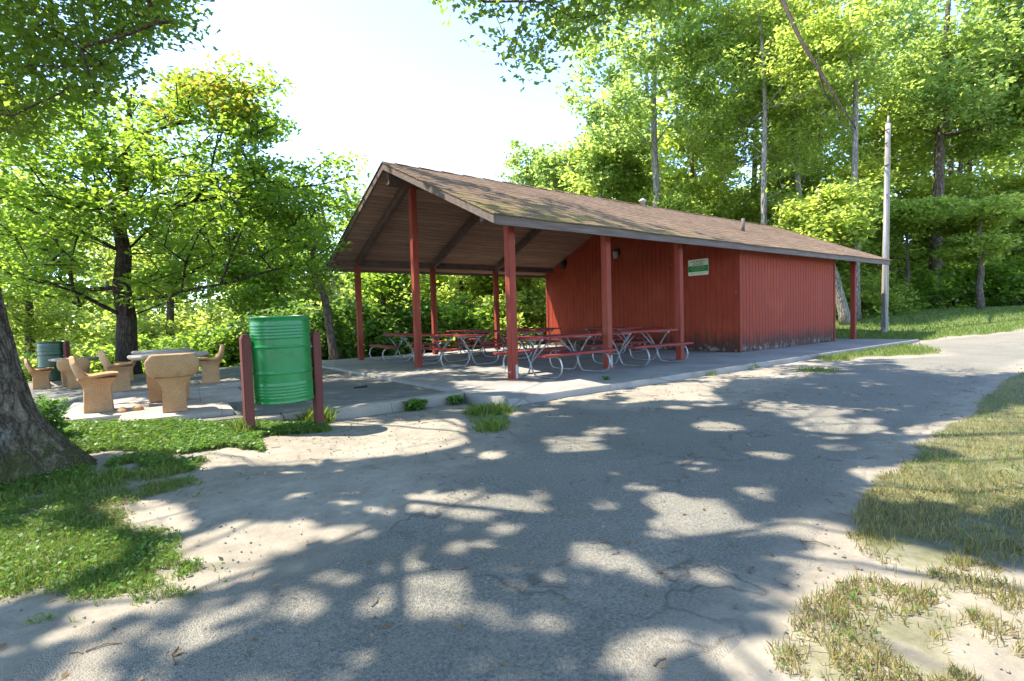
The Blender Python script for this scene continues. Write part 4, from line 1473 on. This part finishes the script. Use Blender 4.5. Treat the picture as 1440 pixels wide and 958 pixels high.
# --- layered maple on the left behind the concrete tables
def px_clumps(boxes, seed):
    """boxes: (u0,u1,v0,v1,D0,D1,n): clumps spread through that part of the crown"""
    rr = np.random.default_rng(seed); out = []
    for u0, u1, v0, v1, D0, D1, n in boxes:
        for _ in range(n):
            out.append(CP + ray(rr.uniform(u0, u1), rr.uniform(v0, v1)) * rr.uniform(D0, D1))
    return np.array(out)
mb_ = at(178, 13.6); mz = hz1(mb_[0], mb_[1]); mbase = np.array([mb_[0], mb_[1], mz])
mc = px_clumps([(-60, 150, 215, 330, 10.5, 15.5, 60), (-40, 130, 330, 420, 11, 15, 30), (60, 230, 130, 230, 11, 15.5, 40),
                (120, 380, 170, 260, 11, 16, 62), (150, 400, 250, 330, 10.5, 16, 60), (190, 470, 320, 400, 11.5, 15.5, 46),
                (330, 500, 220, 300, 12.5, 15.5, 34), (200, 330, 95, 175, 12, 15, 18), (-60, 80, 150, 230, 11, 14, 24), (300, 390, 110, 200, 12, 15, 16),
                (60, 300, 380, 430, 12, 16, 14), (-60, 130, 300, 440, 12, 16, 30), (260, 480, 230, 330, 13, 16.5, 26), (-60, 120, 190, 340, 9.5, 13, 40), (100, 230, 190, 300, 10, 14, 24), (-60, 100, 300, 400, 10, 14, 24), (230, 390, 90, 180, 11.6, 14, 16)], 31) - mbase
yel = px_clumps([(232, 370, 90, 165, 11.6, 13.6, 13), (300, 385, 120, 180, 11.6, 13.5, 6)], 33) - mbase
tp = [(0, 0, -0.2), (-.02, 0, .7), (0.02, 0, 1.5), (-.05, .05, 2.3), (.05, .05, 3.2), (-.05, 0, 4.2), (.15, 0, 5.2), (.25, .1, 6.3), (.4, .1, 7.4)]
make_tree('maple_tree', mbase, tp, [.33, .24, .22, .2, .17, .14, .11, .07, .03], np.concatenate([mc, yel]), 'leaf_maple', 'bark_dark', 41,
          'spreading maple with dark trunk and layered limbs behind the concrete tables, some leaves turning', per=62, rad=0.62, flat=0.42, leaf=(0.145, 0.10), tilt=0.45, twig=0.012,
          extra=(yel, 'leaf_yellow', 'turning_leaves', 'yellow-orange leaves at the top of the crown', 50))

# --- general trees
def gtree(name, u, D, H, lo, rx, n, leafmat, bark, seed, label, r=0.2, lean=(0, 0), group=None, ry=None, per=75, rad=0.8, flat=.55, leaf=(.22, .14), tilt=.55, droop=0.0, th=None, wob=.12):
    p = at(u, D); zz = hz1(p[0], p[1])
    rg = np.random.default_rng(seed)
    tpts, tr_ = bent((th or 0.86) * H, r, seed + 1, lean, wob=wob)
    cl = lobes(rg, n, lo, H, rx, ry or rx)
    cl[:, 0] += lean[0] * .8; cl[:, 1] += lean[1] * .8
    return make_tree(name, (p[0], p[1], zz), tpts, tr_, cl, leafmat, bark, seed, label, 'tree', group, per, rad, flat, leaf, tilt, droop)

# left background
gtree('crooked_tree', 470, 17.0, 6.9, 2.3, 2.2, 95, 'leaf_maple', 'bark_mid', 51, 'small crooked tree left of the open shelter end', r=.13, lean=(-.6, .5), leaf=(.16, .11), rad=.6, wob=.3)
LB = 'sunlit trees beyond the patio'
gtree('woodland_tree', 40, 24, 12.5, 1.2, 4.8, 230, 'leaf_bright', 'bark_mid', 52, 'sunlit tree at the far left behind the maple, over the dark bin', group=LB)
gtree('woodland_tree', 240, 25, 12.0, 0.8, 4.4, 210, 'leaf_bright', 'bark_mid', 53, 'sunlit tree seen through the maple just right of its trunk', group=LB)
gtree('woodland_tree', 390, 26, 10.0, 0.6, 4.0, 200, 'leaf_maple', 'bark_mid', 54, 'green tree behind the bright green barrel', group=LB)
gtree('woodland_tree', -130, 19, 12, 1.0, 4.6, 200, 'leaf_maple', 'bark_mid', 55, 'tree cut by the left picture edge beyond the patio', group=LB)
# seen under the roof
UR = 'trees seen under the shelter roof'
gtree('slender_tree', 541, 21, 6.6, 2.0, 2.6, 110, 'leaf_maple', 'bark_mid', 56, 'slender trunked tree seen under the roof right of the far left post', r=.13, group=UR)
gtree('slender_tree', 650, 25, 7.2, 1.6, 3.2, 130, 'leaf_bright', 'bark_mid', 57, 'bright green tree seen under the roof between the two left rear posts', r=.13, group=UR)
gtree('slender_tree', 742, 24, 6.8, 1.6, 2.6, 110, 'leaf_bright', 'bark_mid', 58, 'thin tree seen under the roof beside the left end of the red wall', r=.11, group=UR)
# above the roof
gtree('poplar_tree', 755, 46, 17.3, 5, 3.6, 140, 'leaf_poplar', 'bark_grey', 60, 'distant rounded poplar top standing clear in the sky above the roof ridge', r=.2, leaf=(.34, .24), rad=.9, per=42)
gtree('poplar_tree', 925, 29, 24, 6.5, 5.6, 260, 'leaf_poplar', 'bark_grey', 61, 'tall open-crowned poplar above the roof middle with sky showing through', r=.22, leaf=(.27, .2), rad=.95, per=70)
gtree('poplar_tree', 850, 34, 17, 5.5, 3.2, 150, 'leaf_poplar', 'bark_grey', 62, 'poplar leaning behind the tall one, left over the roof ridge', r=.22, leaf=(.28, .2), rad=.9)
# right wood edge
gtree('locust_tree', 1076, 25, 19.5, 4.5, 4.6, 250, 'leaf_bright', 'bark_grey', 63, 'airy yellow-green tree over the right part of the roof', r=.15, leaf=(.2, .10), rad=1.0, flat=.4, droop=.6)
gtree('locust_tree', 1135, 27, 20, 7, 4.2, 210, 'leaf_bright', 'bark_grey', 64, 'thin tall tree with a pale leaning trunk left of the pole', r=.15, leaf=(.22, .12), rad=1.0, flat=.4, droop=.5, lean=(-.8, .6))
gtree('locust_tree', 1203, 24, 20, 8, 3.6, 190, 'leaf_bright', 'bark_grey', 65, 'straight pale-trunked tree rising right beside the utility pole', r=.16, leaf=(.22, .12), rad=1.0, flat=.4, droop=.5)
gtree('forked_tree', 1192, 23, 7.0, 2.6, 2.6, 110, 'leaf_bright', 'bark_grey', 66, 'leaning grey double trunk behind the last shelter post', r=.22, lean=(-1.3, .8))
gtree('oak_tree', 1312, 28, 22, 5.0, 6.0, 340, 'leaf_poplar', 'bark_mid', 67, 'big leaning tree at the upper right behind the pole', r=.28, leaf=(.25, .17), rad=1.0, lean=(1.0, -.4))
gtree('dogwood_tree', 1378, 23.5, 5.6, 1.7, 3.6, 150, 'leaf_bright', 'bark_mid', 68, 'low spreading tree with tiered yellow-green foliage on the lawn edge', r=.14, leaf=(.2, .13), rad=.85, flat=.3, ry=3.2)
gtree('oak_tree', 1500, 26, 20, 4.5, 5.6, 230, 'leaf_maple', 'bark_mid', 69, 'dark green tree filling the right picture edge above the lawn', r=.3, leaf=(.25, .17), rad=1.0)
gtree('dogwood_tree', 1275, 26, 6.5, 1.6, 3.2, 130, 'leaf_bright', 'bark_mid', 70, 'bushy young tree directly behind the foot of the utility pole', r=.1, leaf=(.2, .13), rad=.85, flat=.35)

RF = 'young trees along the wood edge'
gtree('young_tree', 818, 38, 14.5, 3, 3.4, 150, 'leaf_poplar', 'bark_mid', 88, 'green tree filling the gap right of the distant poplar top', r=.14, leaf=(.3, .2), rad=.95, per=55, group=RF)
for u_, D_, H_, n_, sd_, lab in ((905, 31, 9.0, 130, 81, 'bushy crown low over the roof ridge, under the tall poplar'), (985, 30, 9.5, 140, 82, 'bushy bright crown over the roof left of its small vent pipe'),
                               (1085, 31, 10, 150, 83, 'bright bushy crown over the right third of the roof'), (1165, 31, 9.5, 150, 84, 'bright crown just above the roof end, left of the pole'),
                               (1235, 31, 10, 150, 85, 'bright crown behind the middle of the utility pole'), (1330, 32, 9.5, 150, 86, 'bright crown above the shrub left of the low tiered tree'),
                               (1440, 30, 9, 150, 87, 'bright crown behind the tiered tree at the right picture edge')):
    gtree('young_tree', u_, D_, H_, 1.5, 3.3, n_, 'leaf_bright', 'bark_mid', sd_, lab, r=.12, leaf=(.24, .15), rad=.95, flat=.42, group=RF)

# --- far wood: one mass
rg = np.random.default_rng(77)
cls = []
spots = []
for u_ in np.linspace(800, 1750, 34):
    spots.append((u_ + rg.normal(0, 15), rg.uniform(33, 46), rg.uniform(17, 26) if u_ > 880 else rg.uniform(11, 14), 1.0, 3.8))
for u_ in np.linspace(-700, 430, 26):
    spots.append((u_, rg.uniform(33, 43), rg.uniform(11, 14.5) if u_ < 300 else rg.uniform(8.5, 11), .3, 3.8))
for u_ in np.linspace(440, 800, 12):
    spots.append((u_, rg.uniform(34, 44), rg.uniform(6.5, 8.8) , .5, 3.4))
for u_ in np.linspace(1120, 1850, 26):
    spots.append((u_ + rg.normal(0, 10), rg.uniform(31, 36), rg.uniform(4.5, 7), -.3, 2.6))
for u_ in np.linspace(-500, 760, 30):
    spots.append((u_ + rg.normal(0, 10), rg.uniform(27, 34), rg.uniform(3.5, 6), -.3, 2.6))
tb = MB()
for (u_, D_, H_, lo_, rx_) in spots:
    p = at(u_, D_); zz = hz1(p[0], p[1])
    c = lobes(rg, int(50 + H_ * 2.2), lo_, H_, rx_, rx_) + np.array([p[0], p[1], zz])
    cls.append(c)
    tb.tube([(p[0], p[1], zz - .3), (p[0] + rg.normal(0, .3), p[1] + rg.normal(0, .3), zz + H_ * .8)], [0.22, .08], 6)
c = cluster_leaves(np.concatenate(cls), 42, 1.15, .6, rg)
v_, f_ = leaf_geo(c, .38, .26, .6, rg)
nq = len(f_)
me = np_mesh('far_woods', v_, f_)
fw_ = obj('far_woods', me, MAT['leaf_bright'])
tag(fw_, 'mass of green woodland closing the view behind the shelter and lawn', 'woods', kind='stuff')
fwt = tb.build('trunks', MAT['bark_grey'], fw_)
fwt['kind'] = 'stuff'

# --- shrubs: a few kinds shared
def shrub_meshes(seed, leafmat):
    rg = np.random.default_rng(seed)
    n = 60
    d = norm(rg.normal(0, 1, (n, 3))); d[:, 2] = np.abs(d[:, 2])
    p = d * rg.uniform(.45, 1.0, (n, 1)) * np.array([1.25, 1.25, 1.5]); p[:, 2] += .1
    sk = skeleton([(0, 0, -.2), (0, 0, .15), (.02, 0, .4)], [.05, .04, .03], p, rg, .006, .06)
    c = cluster_leaves(p, 75, .36, .6, rg)
    v, f = leaf_geo(c, .13, .085, .7, rg)
    return sk, np_mesh('foliage', v, f), leafmat
protos = []
for sd_, lm in ((1, 'leaf_dark'), (2, 'leaf_maple'), (3, 'leaf_bright')):
    sk, fm, lm = shrub_meshes(sd_, lm)
    e = empty('shrub', (0, 0, -50))
    sk.build('stems', MAT['bark_mid'], e); obj('foliage', fm, MAT[lm], e)
    protos.append(e)
used = [False] * 3
SHR = [(5, 17, 1.2, 2, 'bright shrub at the far left behind the leftmost concrete seat'), (105, 18, 1.4, 2, 'bright shrub seen above the far left concrete table'), (215, 18.5, 1.3, 1, 'green shrub right behind the maple trunk'),
       (300, 17, 1.15, 1, 'green shrub left of the bright green barrel'), (365, 17.5, 1.2, 0, 'dark shrub directly behind the bright green barrel'), (425, 18.5, 1.35, 0, 'dark shrub between the barrel and the shelter'),
       (495, 19.5, 1.5, 0, 'dark shrub behind the far left shelter post'), (560, 20.5, 1.45, 0, 'dark shrub under the roof left of the ridge post'), (622, 21.5, 1.5, 1, 'green shrub behind the second rear post'),
       (672, 23, 1.6, 1, 'green shrub behind the third rear post'), (725, 23, 1.7, 2, 'bright shrub left of the nearest corner post'), (775, 25, 1.9, 2, 'bright shrub touching the left end of the red wall'),
       (1210, 26, 1.5, 2, 'bright shrub behind the last post, at the lawn edge'), (1262, 28, 1.7, 1, 'green shrub right of the pole at the lawn edge'), (1320, 29, 1.8, 1, 'green shrub left of the low tiered tree'),
       (1400, 28, 1.7, 1, 'green shrub behind the low tiered tree'), (1465, 27, 1.8, 1, 'green shrub at the right picture edge beyond the lawn'), (1180, 30, 1.9, 1, 'green shrub between the red wall end and the last post')]
for i, (u_, D_, sc, k, lab) in enumerate(SHR):
    e = protos[k] if not used[k] else copy_tree(protos[k])
    used[k] = True
    p = at(u_, D_)
    e.location = (p[0], p[1], hz1(p[0], p[1]) - .05)
    e.scale = (sc * 1.2, sc * 1.2, sc)
    e.rotation_euler = (0, 0, i * 1.7)
    tag(e, lab, 'shrub', 'shrubs along the wood edge')

# ------------------------------------------------------------------ grass, weeds, litter
def blades(px, py, ln, wd, rg, lean=.5, zoff=0.0):
    n = len(px)
    z0 = hz(px, py) + zoff
    a = rg.uniform(0, 2 * math.pi, n); b_ = rg.uniform(0, 2 * math.pi, n)
    l = ln * rg.uniform(.5, 1.4, n); w = wd * rg.uniform(.7, 1.3, n)
    le = lean * rg.random(n)
    base = np.stack([px, py, z0 - .004], -1)
    s = np.stack([np.cos(a), np.sin(a), np.zeros(n)], -1) * w[:, None] / 2
    d = np.stack([np.cos(b_) * le, np.sin(b_) * le, np.sqrt(np.clip(1 - le ** 2, .1, 1))], -1)
    mid = base + d * l[:, None] * .55
    d2 = d.copy(); d2[:, :2] *= 1.8; d2[:, 2] *= .75
    tip = mid + norm(d2) * l[:, None] * .45
    v = np.stack([base - s, base + s, mid + s * .75, tip, mid - s * .75], 1).reshape(-1, 3)
    return v, np.arange(n * 5).reshape(n, 5)

def scatter(poly, n, rg, mfun=None, Dref=3.0, power=2.0):
    xs = [p[0] for p in poly]; ys = [p[1] for p in poly]
    px = rg.uniform(min(xs) - .3, max(xs) + .3, n); py = rg.uniform(min(ys) - .3, max(ys) + .3, n)
    D = np.hypot(px - CP[0], py - CP[1])
    keep = rg.random(n) < np.clip((Dref / D) ** power, 0, 1)
    px, py = px[keep], py[keep]
    g, _ = m_grass(px, py)
    g2 = g + (fbm(px * 3.2, py * 3.2, 3) - .5) * .8 + (fbm(px * 9 + 5, py * 9, 2) - .5) * .55
    k = (rg.random(len(px)) < sst(.40, .75, g2)) & (polysd(ROAD, px, py) < .12)
    return px[k], py[k]
rg = np.random.default_rng(101)
def grass_obj(name, poly, n, mats, label, ln, wd, Dref, power=2.0):
    px, py = scatter(poly, n, rg, None, Dref, power)
    D = np.hypot(px - CP[0], py - CP[1])
    mix = fbm(px * 1.5 + 30, py * 1.5, 3)
    dry = rg.random(len(px)) < sst(mats[2], mats[2] + .25, mix)
    o = None
    for sel, mt, nm in ((~dry, mats[0], name), (dry, mats[1], 'dry_blades')):
        if sel.sum() < 5: continue
        v, f = blades(px[sel], py[sel], ln, wd, rg)
        me = np_mesh(nm, v, f)
        q = obj(nm, me, MAT[mt], o)
        if o is None:
            o = q; tag(o, label, 'grass', kind='stuff')
        else:
            q['kind'] = 'stuff'
    print(name, len(px))
    return o
vis = lambda poly: poly
grass_obj('grass', [(-7.6, -5.2), (-4.2, -5.2), (-4.2, -.5), (-7.6, -.5)], 380000, ('grass', 'grass_dry', .38), 'green lawn grass in patchy shade around the foot of the oak', .036, .0042, 3.2)
grass_obj('grass', [(-3.0, -9.0), (9, -9.0), (9, -3.4), (-3, -3.4)], 1000000, ('grass', 'grass_dry', .20), 'patchy green and straw-coloured grass on the sandy verge at right', .046, .0038, 2.4)
grass_obj('grass', FARLAWN, 200000, ('grass', 'grass_dry', .66), 'sunny mown lawn behind the shelter in front of the wood', .12, .02, 14)
grass_obj('grass', SLABGRASS, 16000, ('grass', 'grass_dry', .64), 'strip of grass between the slab edge and the asphalt near the last post', .10, .012, 12)
grass_obj('grass', STRIP + BINPATCH, 60000, ('grass', 'grass_dry', .70), 'grass strip along the patio curb left of the barrel', .06, .006, 6)

# broad-leaved ground cover
def cover_obj(name, polys, n, label, size, hmax, Dref):
    C = []
    for poly in polys:
        px, py = scatter(poly, n, rg, None, Dref)
        C.append(np.stack([px, py, hz(px, py) + rg.uniform(.01, hmax, len(px))], -1))
    C = np.concatenate(C)
    v, f = leaf_geo(C, size, size * .75, .45, rg)
    o = obj(name, np_mesh(name, v, f), MAT['leaf_weed'])
    tag(o, label, 'weeds', kind='stuff')
    print(name, len(C))
cover_obj('clover', [[(-7.6, -5.2), (-4.2, -5.2), (-4.2, -.5), (-7.6, -.5)]], 60000, 'low broad-leaved clover and weeds among the grass near the oak', .024, .04, 3.2)
cover_obj('ground_ivy', [STRIP, BINPATCH], 20000, 'leafy low weeds along the curb beside the barrel posts', .038, .055, 6)
cover_obj('clover', [[(-3.0, -8.0), (6, -8.0), (6, -3.4), (-3, -3.4)]], 22000, 'scattered small weeds in the right verge', .022, .03, 2.4)

# single weeds one can count
def weed(name, x_, y_, n, h, spread, seed, label, blade=True, z=None):
    rg2 = np.random.default_rng(seed)
    px = x_ + np.clip(rg2.normal(0, .8, n), -1.5, 1.5) * spread; py = y_ + np.clip(rg2.normal(0, .8, n), -1.5, 1.5) * spread
    zb = hz1(x_, y_) if z is None else z
    if blade:
        v, f = blades(px, py, h, .009, rg2, .75)
        if z is not None:
            v[:, 2] += np.repeat(z - hz(px, py), 5)
        o = obj(name, np_mesh(name, v, f), MAT['grass'])
    else:
        C = np.stack([px, py, zb + rg2.uniform(.02, h, n)], -1)
        v, f = leaf_geo(C, .07, .05, .6, rg2)
        b = MB()
        for k in range(0, n, 4):
            b.tube([(x_, y_, zb - .02), tuple(C[k])], [.004, .002], 4)
        o = obj(name, np_mesh(name, v, f), MAT['leaf_weed'])
        b.build('stems', MAT['leaf_weed'], o)
    tag(o, label, 'weed')
for i, (u_, v_, z_, n_, h_, s_, bl_, lab) in enumerate([
    (582, 571, -.1, 420, .14, .10, False, 'leafy weed against the curb face right of the barrel'),
    (688, 580, -.1, 900, .12, .17, True, 'lush green grass clump at the slab corner on the asphalt edge'),
    (690, 603, -.1, 260, .13, .11, True, 'sparse grass tuft in front of the lush clump at the slab corner'),
    (640, 562, -.08, 220, .11, .07, False, 'small leafy weed at the end of the curb'),
    (447, 590, -.08, 500, .20, .10, True, 'long grass tuft at the foot of the right barrel post'),
    (345, 612, -.08, 380, .15, .10, True, 'grass tuft around the foot of the left barrel post'),
    (852, 541, -.08, 90, .16, .03, False, 'single sprouting weed at the slab edge below the second post'),
    (770, 549, -.09, 260, .07, .16, True, 'short grass growing along the slab edge in front of the corner post'),
    (1050, 517, -.09, 300, .12, .13, True, 'grass tuft at the slab edge below the wall corner'),
    (995, 527, -.09, 160, .10, .10, True, 'small grass tuft at the slab edge below the third post'),
    (1150, 522, -.09, 420, .09, .22, True, 'grass patch at the asphalt edge below the red side wall'),
    (70, 632, -.08, 380, .40, .10, False, 'leafy sapling growing against the right side of the oak trunk'),
    (45, 600, -.06, 210, .36, .09, False, 'pale green sprout between the oak trunk and the patio'),
]):
    q = un(u_, v_, z_)
    weed('weed', q[0], q[1], n_, h_, s_, 200 + i, lab, bl_)

# litter: dead leaves, twigs, gravel
def flat_scatter(n, Dmax, rg):
    D = np.sqrt(rg.uniform(1.2 ** 2, Dmax ** 2, n)); la = rg.uniform(-1.05, 1.05, n) * D
    px = CP[0] + FW[0] * D + RT[0] * la; py = CP[1] + FW[1] * D + RT[1] * la
    k = ~((px > -.8) & (py > -1.3)) & ~((px > -6.0) & (py > -.3) & (px <= -.8))
    return px[k], py[k]
px, py = flat_scatter(1300, 10, rg)
C = np.stack([px, py, hz(px, py) + .012], -1)
v, f = leaf_geo(C, .032, .02, .5, rg)
tag(obj('leaf_litter', np_mesh('leaf_litter', v, f), MAT['litter']), 'dead brown leaves strewn over asphalt and dirt', 'leaves', kind='stuff')
b = MB()
px, py = flat_scatter(320, 8, rg)
for x_, y_ in zip(px, py):
    a = rg.uniform(0, 6.28); l_ = rg.uniform(.03, .13); z_ = hz1(x_, y_) + .008
    b.tube([(x_, y_, z_), (x_ + math.cos(a) * l_ * .5, y_ + math.sin(a) * l_ * .5, z_ + .004), (x_ + math.cos(a + .3) * l_, y_ + math.sin(a + .3) * l_, z_)], rg.uniform(.0018, .004), 4, False)
tag(b.build('twig_litter', MAT['twig']), 'thin dry twigs scattered over the foreground', 'twigs', kind='stuff')
px, py = flat_scatter(9000, 11, rg)
n = len(px)
sz = rg.uniform(.0018, .0055, n) * np.where(rg.random(n) < .02, 2.2, 1)
bx = np.array([(-1, -1, -.4), (1, -1, -.4), (1, 1, -.4), (-1, 1, -.4), (-.6, -.6, .6), (.6, -.6, .6), (.6, .6, .6), (-.6, .6, .6)])
an = rg.uniform(0, 6.28, n)
rot = np.stack([np.stack([np.cos(an), -np.sin(an)], -1), np.stack([np.sin(an), np.cos(an)], -1)], 1)
v = bx[None] * (1 + rg.normal(0, .2, (n, 8, 3)))
v[:, :, :2] = np.einsum('nij,nkj->nki', rot, v[:, :, :2])
v = v * sz[:, None, None] + np.stack([px, py, hz(px, py) + .006], -1)[:, None]
q6 = np.array([(0, 3, 2, 1), (4, 5, 6, 7), (0, 1, 5, 4), (1, 2, 6, 5), (2, 3, 7, 6), (3, 0, 4, 7)])
f = (q6[None] + (np.arange(n) * 8)[:, None, None]).reshape(-1, 4)
tag(obj('gravel', np_mesh('gravel', v.reshape(-1, 3), f), MAT['gravel']), 'loose small stones on asphalt and dirt', 'gravel', kind='stuff')

# a dark stick and stones on the patio
q = un(508, 546, -.05)
b = MB(); b.tube(catmull([(q[0] - .12, q[1] + .02, -.035), (q[0], q[1], -.03), (q[0] + .10, q[1] + .05, -.035), (q[0] + .13, q[1] + .09, -.03)], 4), [.018] * 13, 6)
tag(b.build('stick', MAT['black']), 'short black stick lying on the patio before the shelter step', 'stick')
for i, (u_, v_, r_, lab) in enumerate(((171, 580, .055, 'brown rock left of the seat that turns its back'), (193, 577, .065, 'larger brown rock on the paving slab nearest the same seat'))):
    q = un(u_, v_, .07)
    bm = bmesh.new(); bmesh.ops.create_icosphere(bm, subdivisions=2, radius=r_)
    for vv in bm.verts:
        vv.co *= 1 + .35 * mnoise.noise(vv.co * 14 + Vector((i * 5, 0, 0))); vv.co.z *= .65
    me = bpy.data.meshes.new('rock'); bm.to_mesh(me); bm.free()
    o = obj('rock', me, MAT['aggregate']); o.location = (q[0], q[1], .09)
    tag(o, lab, 'rock')
# dead hanging branch in front of the wood
pp = [CP + ray(u_, v_) * D_ for u_, v_, D_ in ((1078, -60, 24.8), (1092, -20, 23.2), (1107, 15, 21.8), (1128, 60, 20.6), (1150, 95, 20), (1168, 125, 19.6), (1190, 160, 19.3), (1204, 182, 19.2))]
b = MB(); b.tube(catmull(pp, 4), list(np.linspace(.11, .022, 29)), 7)
pp2 = [CP + ray(u_, v_) * 20 for u_, v_ in ((1150, 95), (1160, 130), (1174, 150), (1182, 172))]
b.tube(catmull(pp2, 4), list(np.linspace(.035, .014, 13)), 5)
tag(b.build('dead_limb', MAT['bark_dark']), 'bare dark limb sweeping down across the trees left of the pole', 'branch')
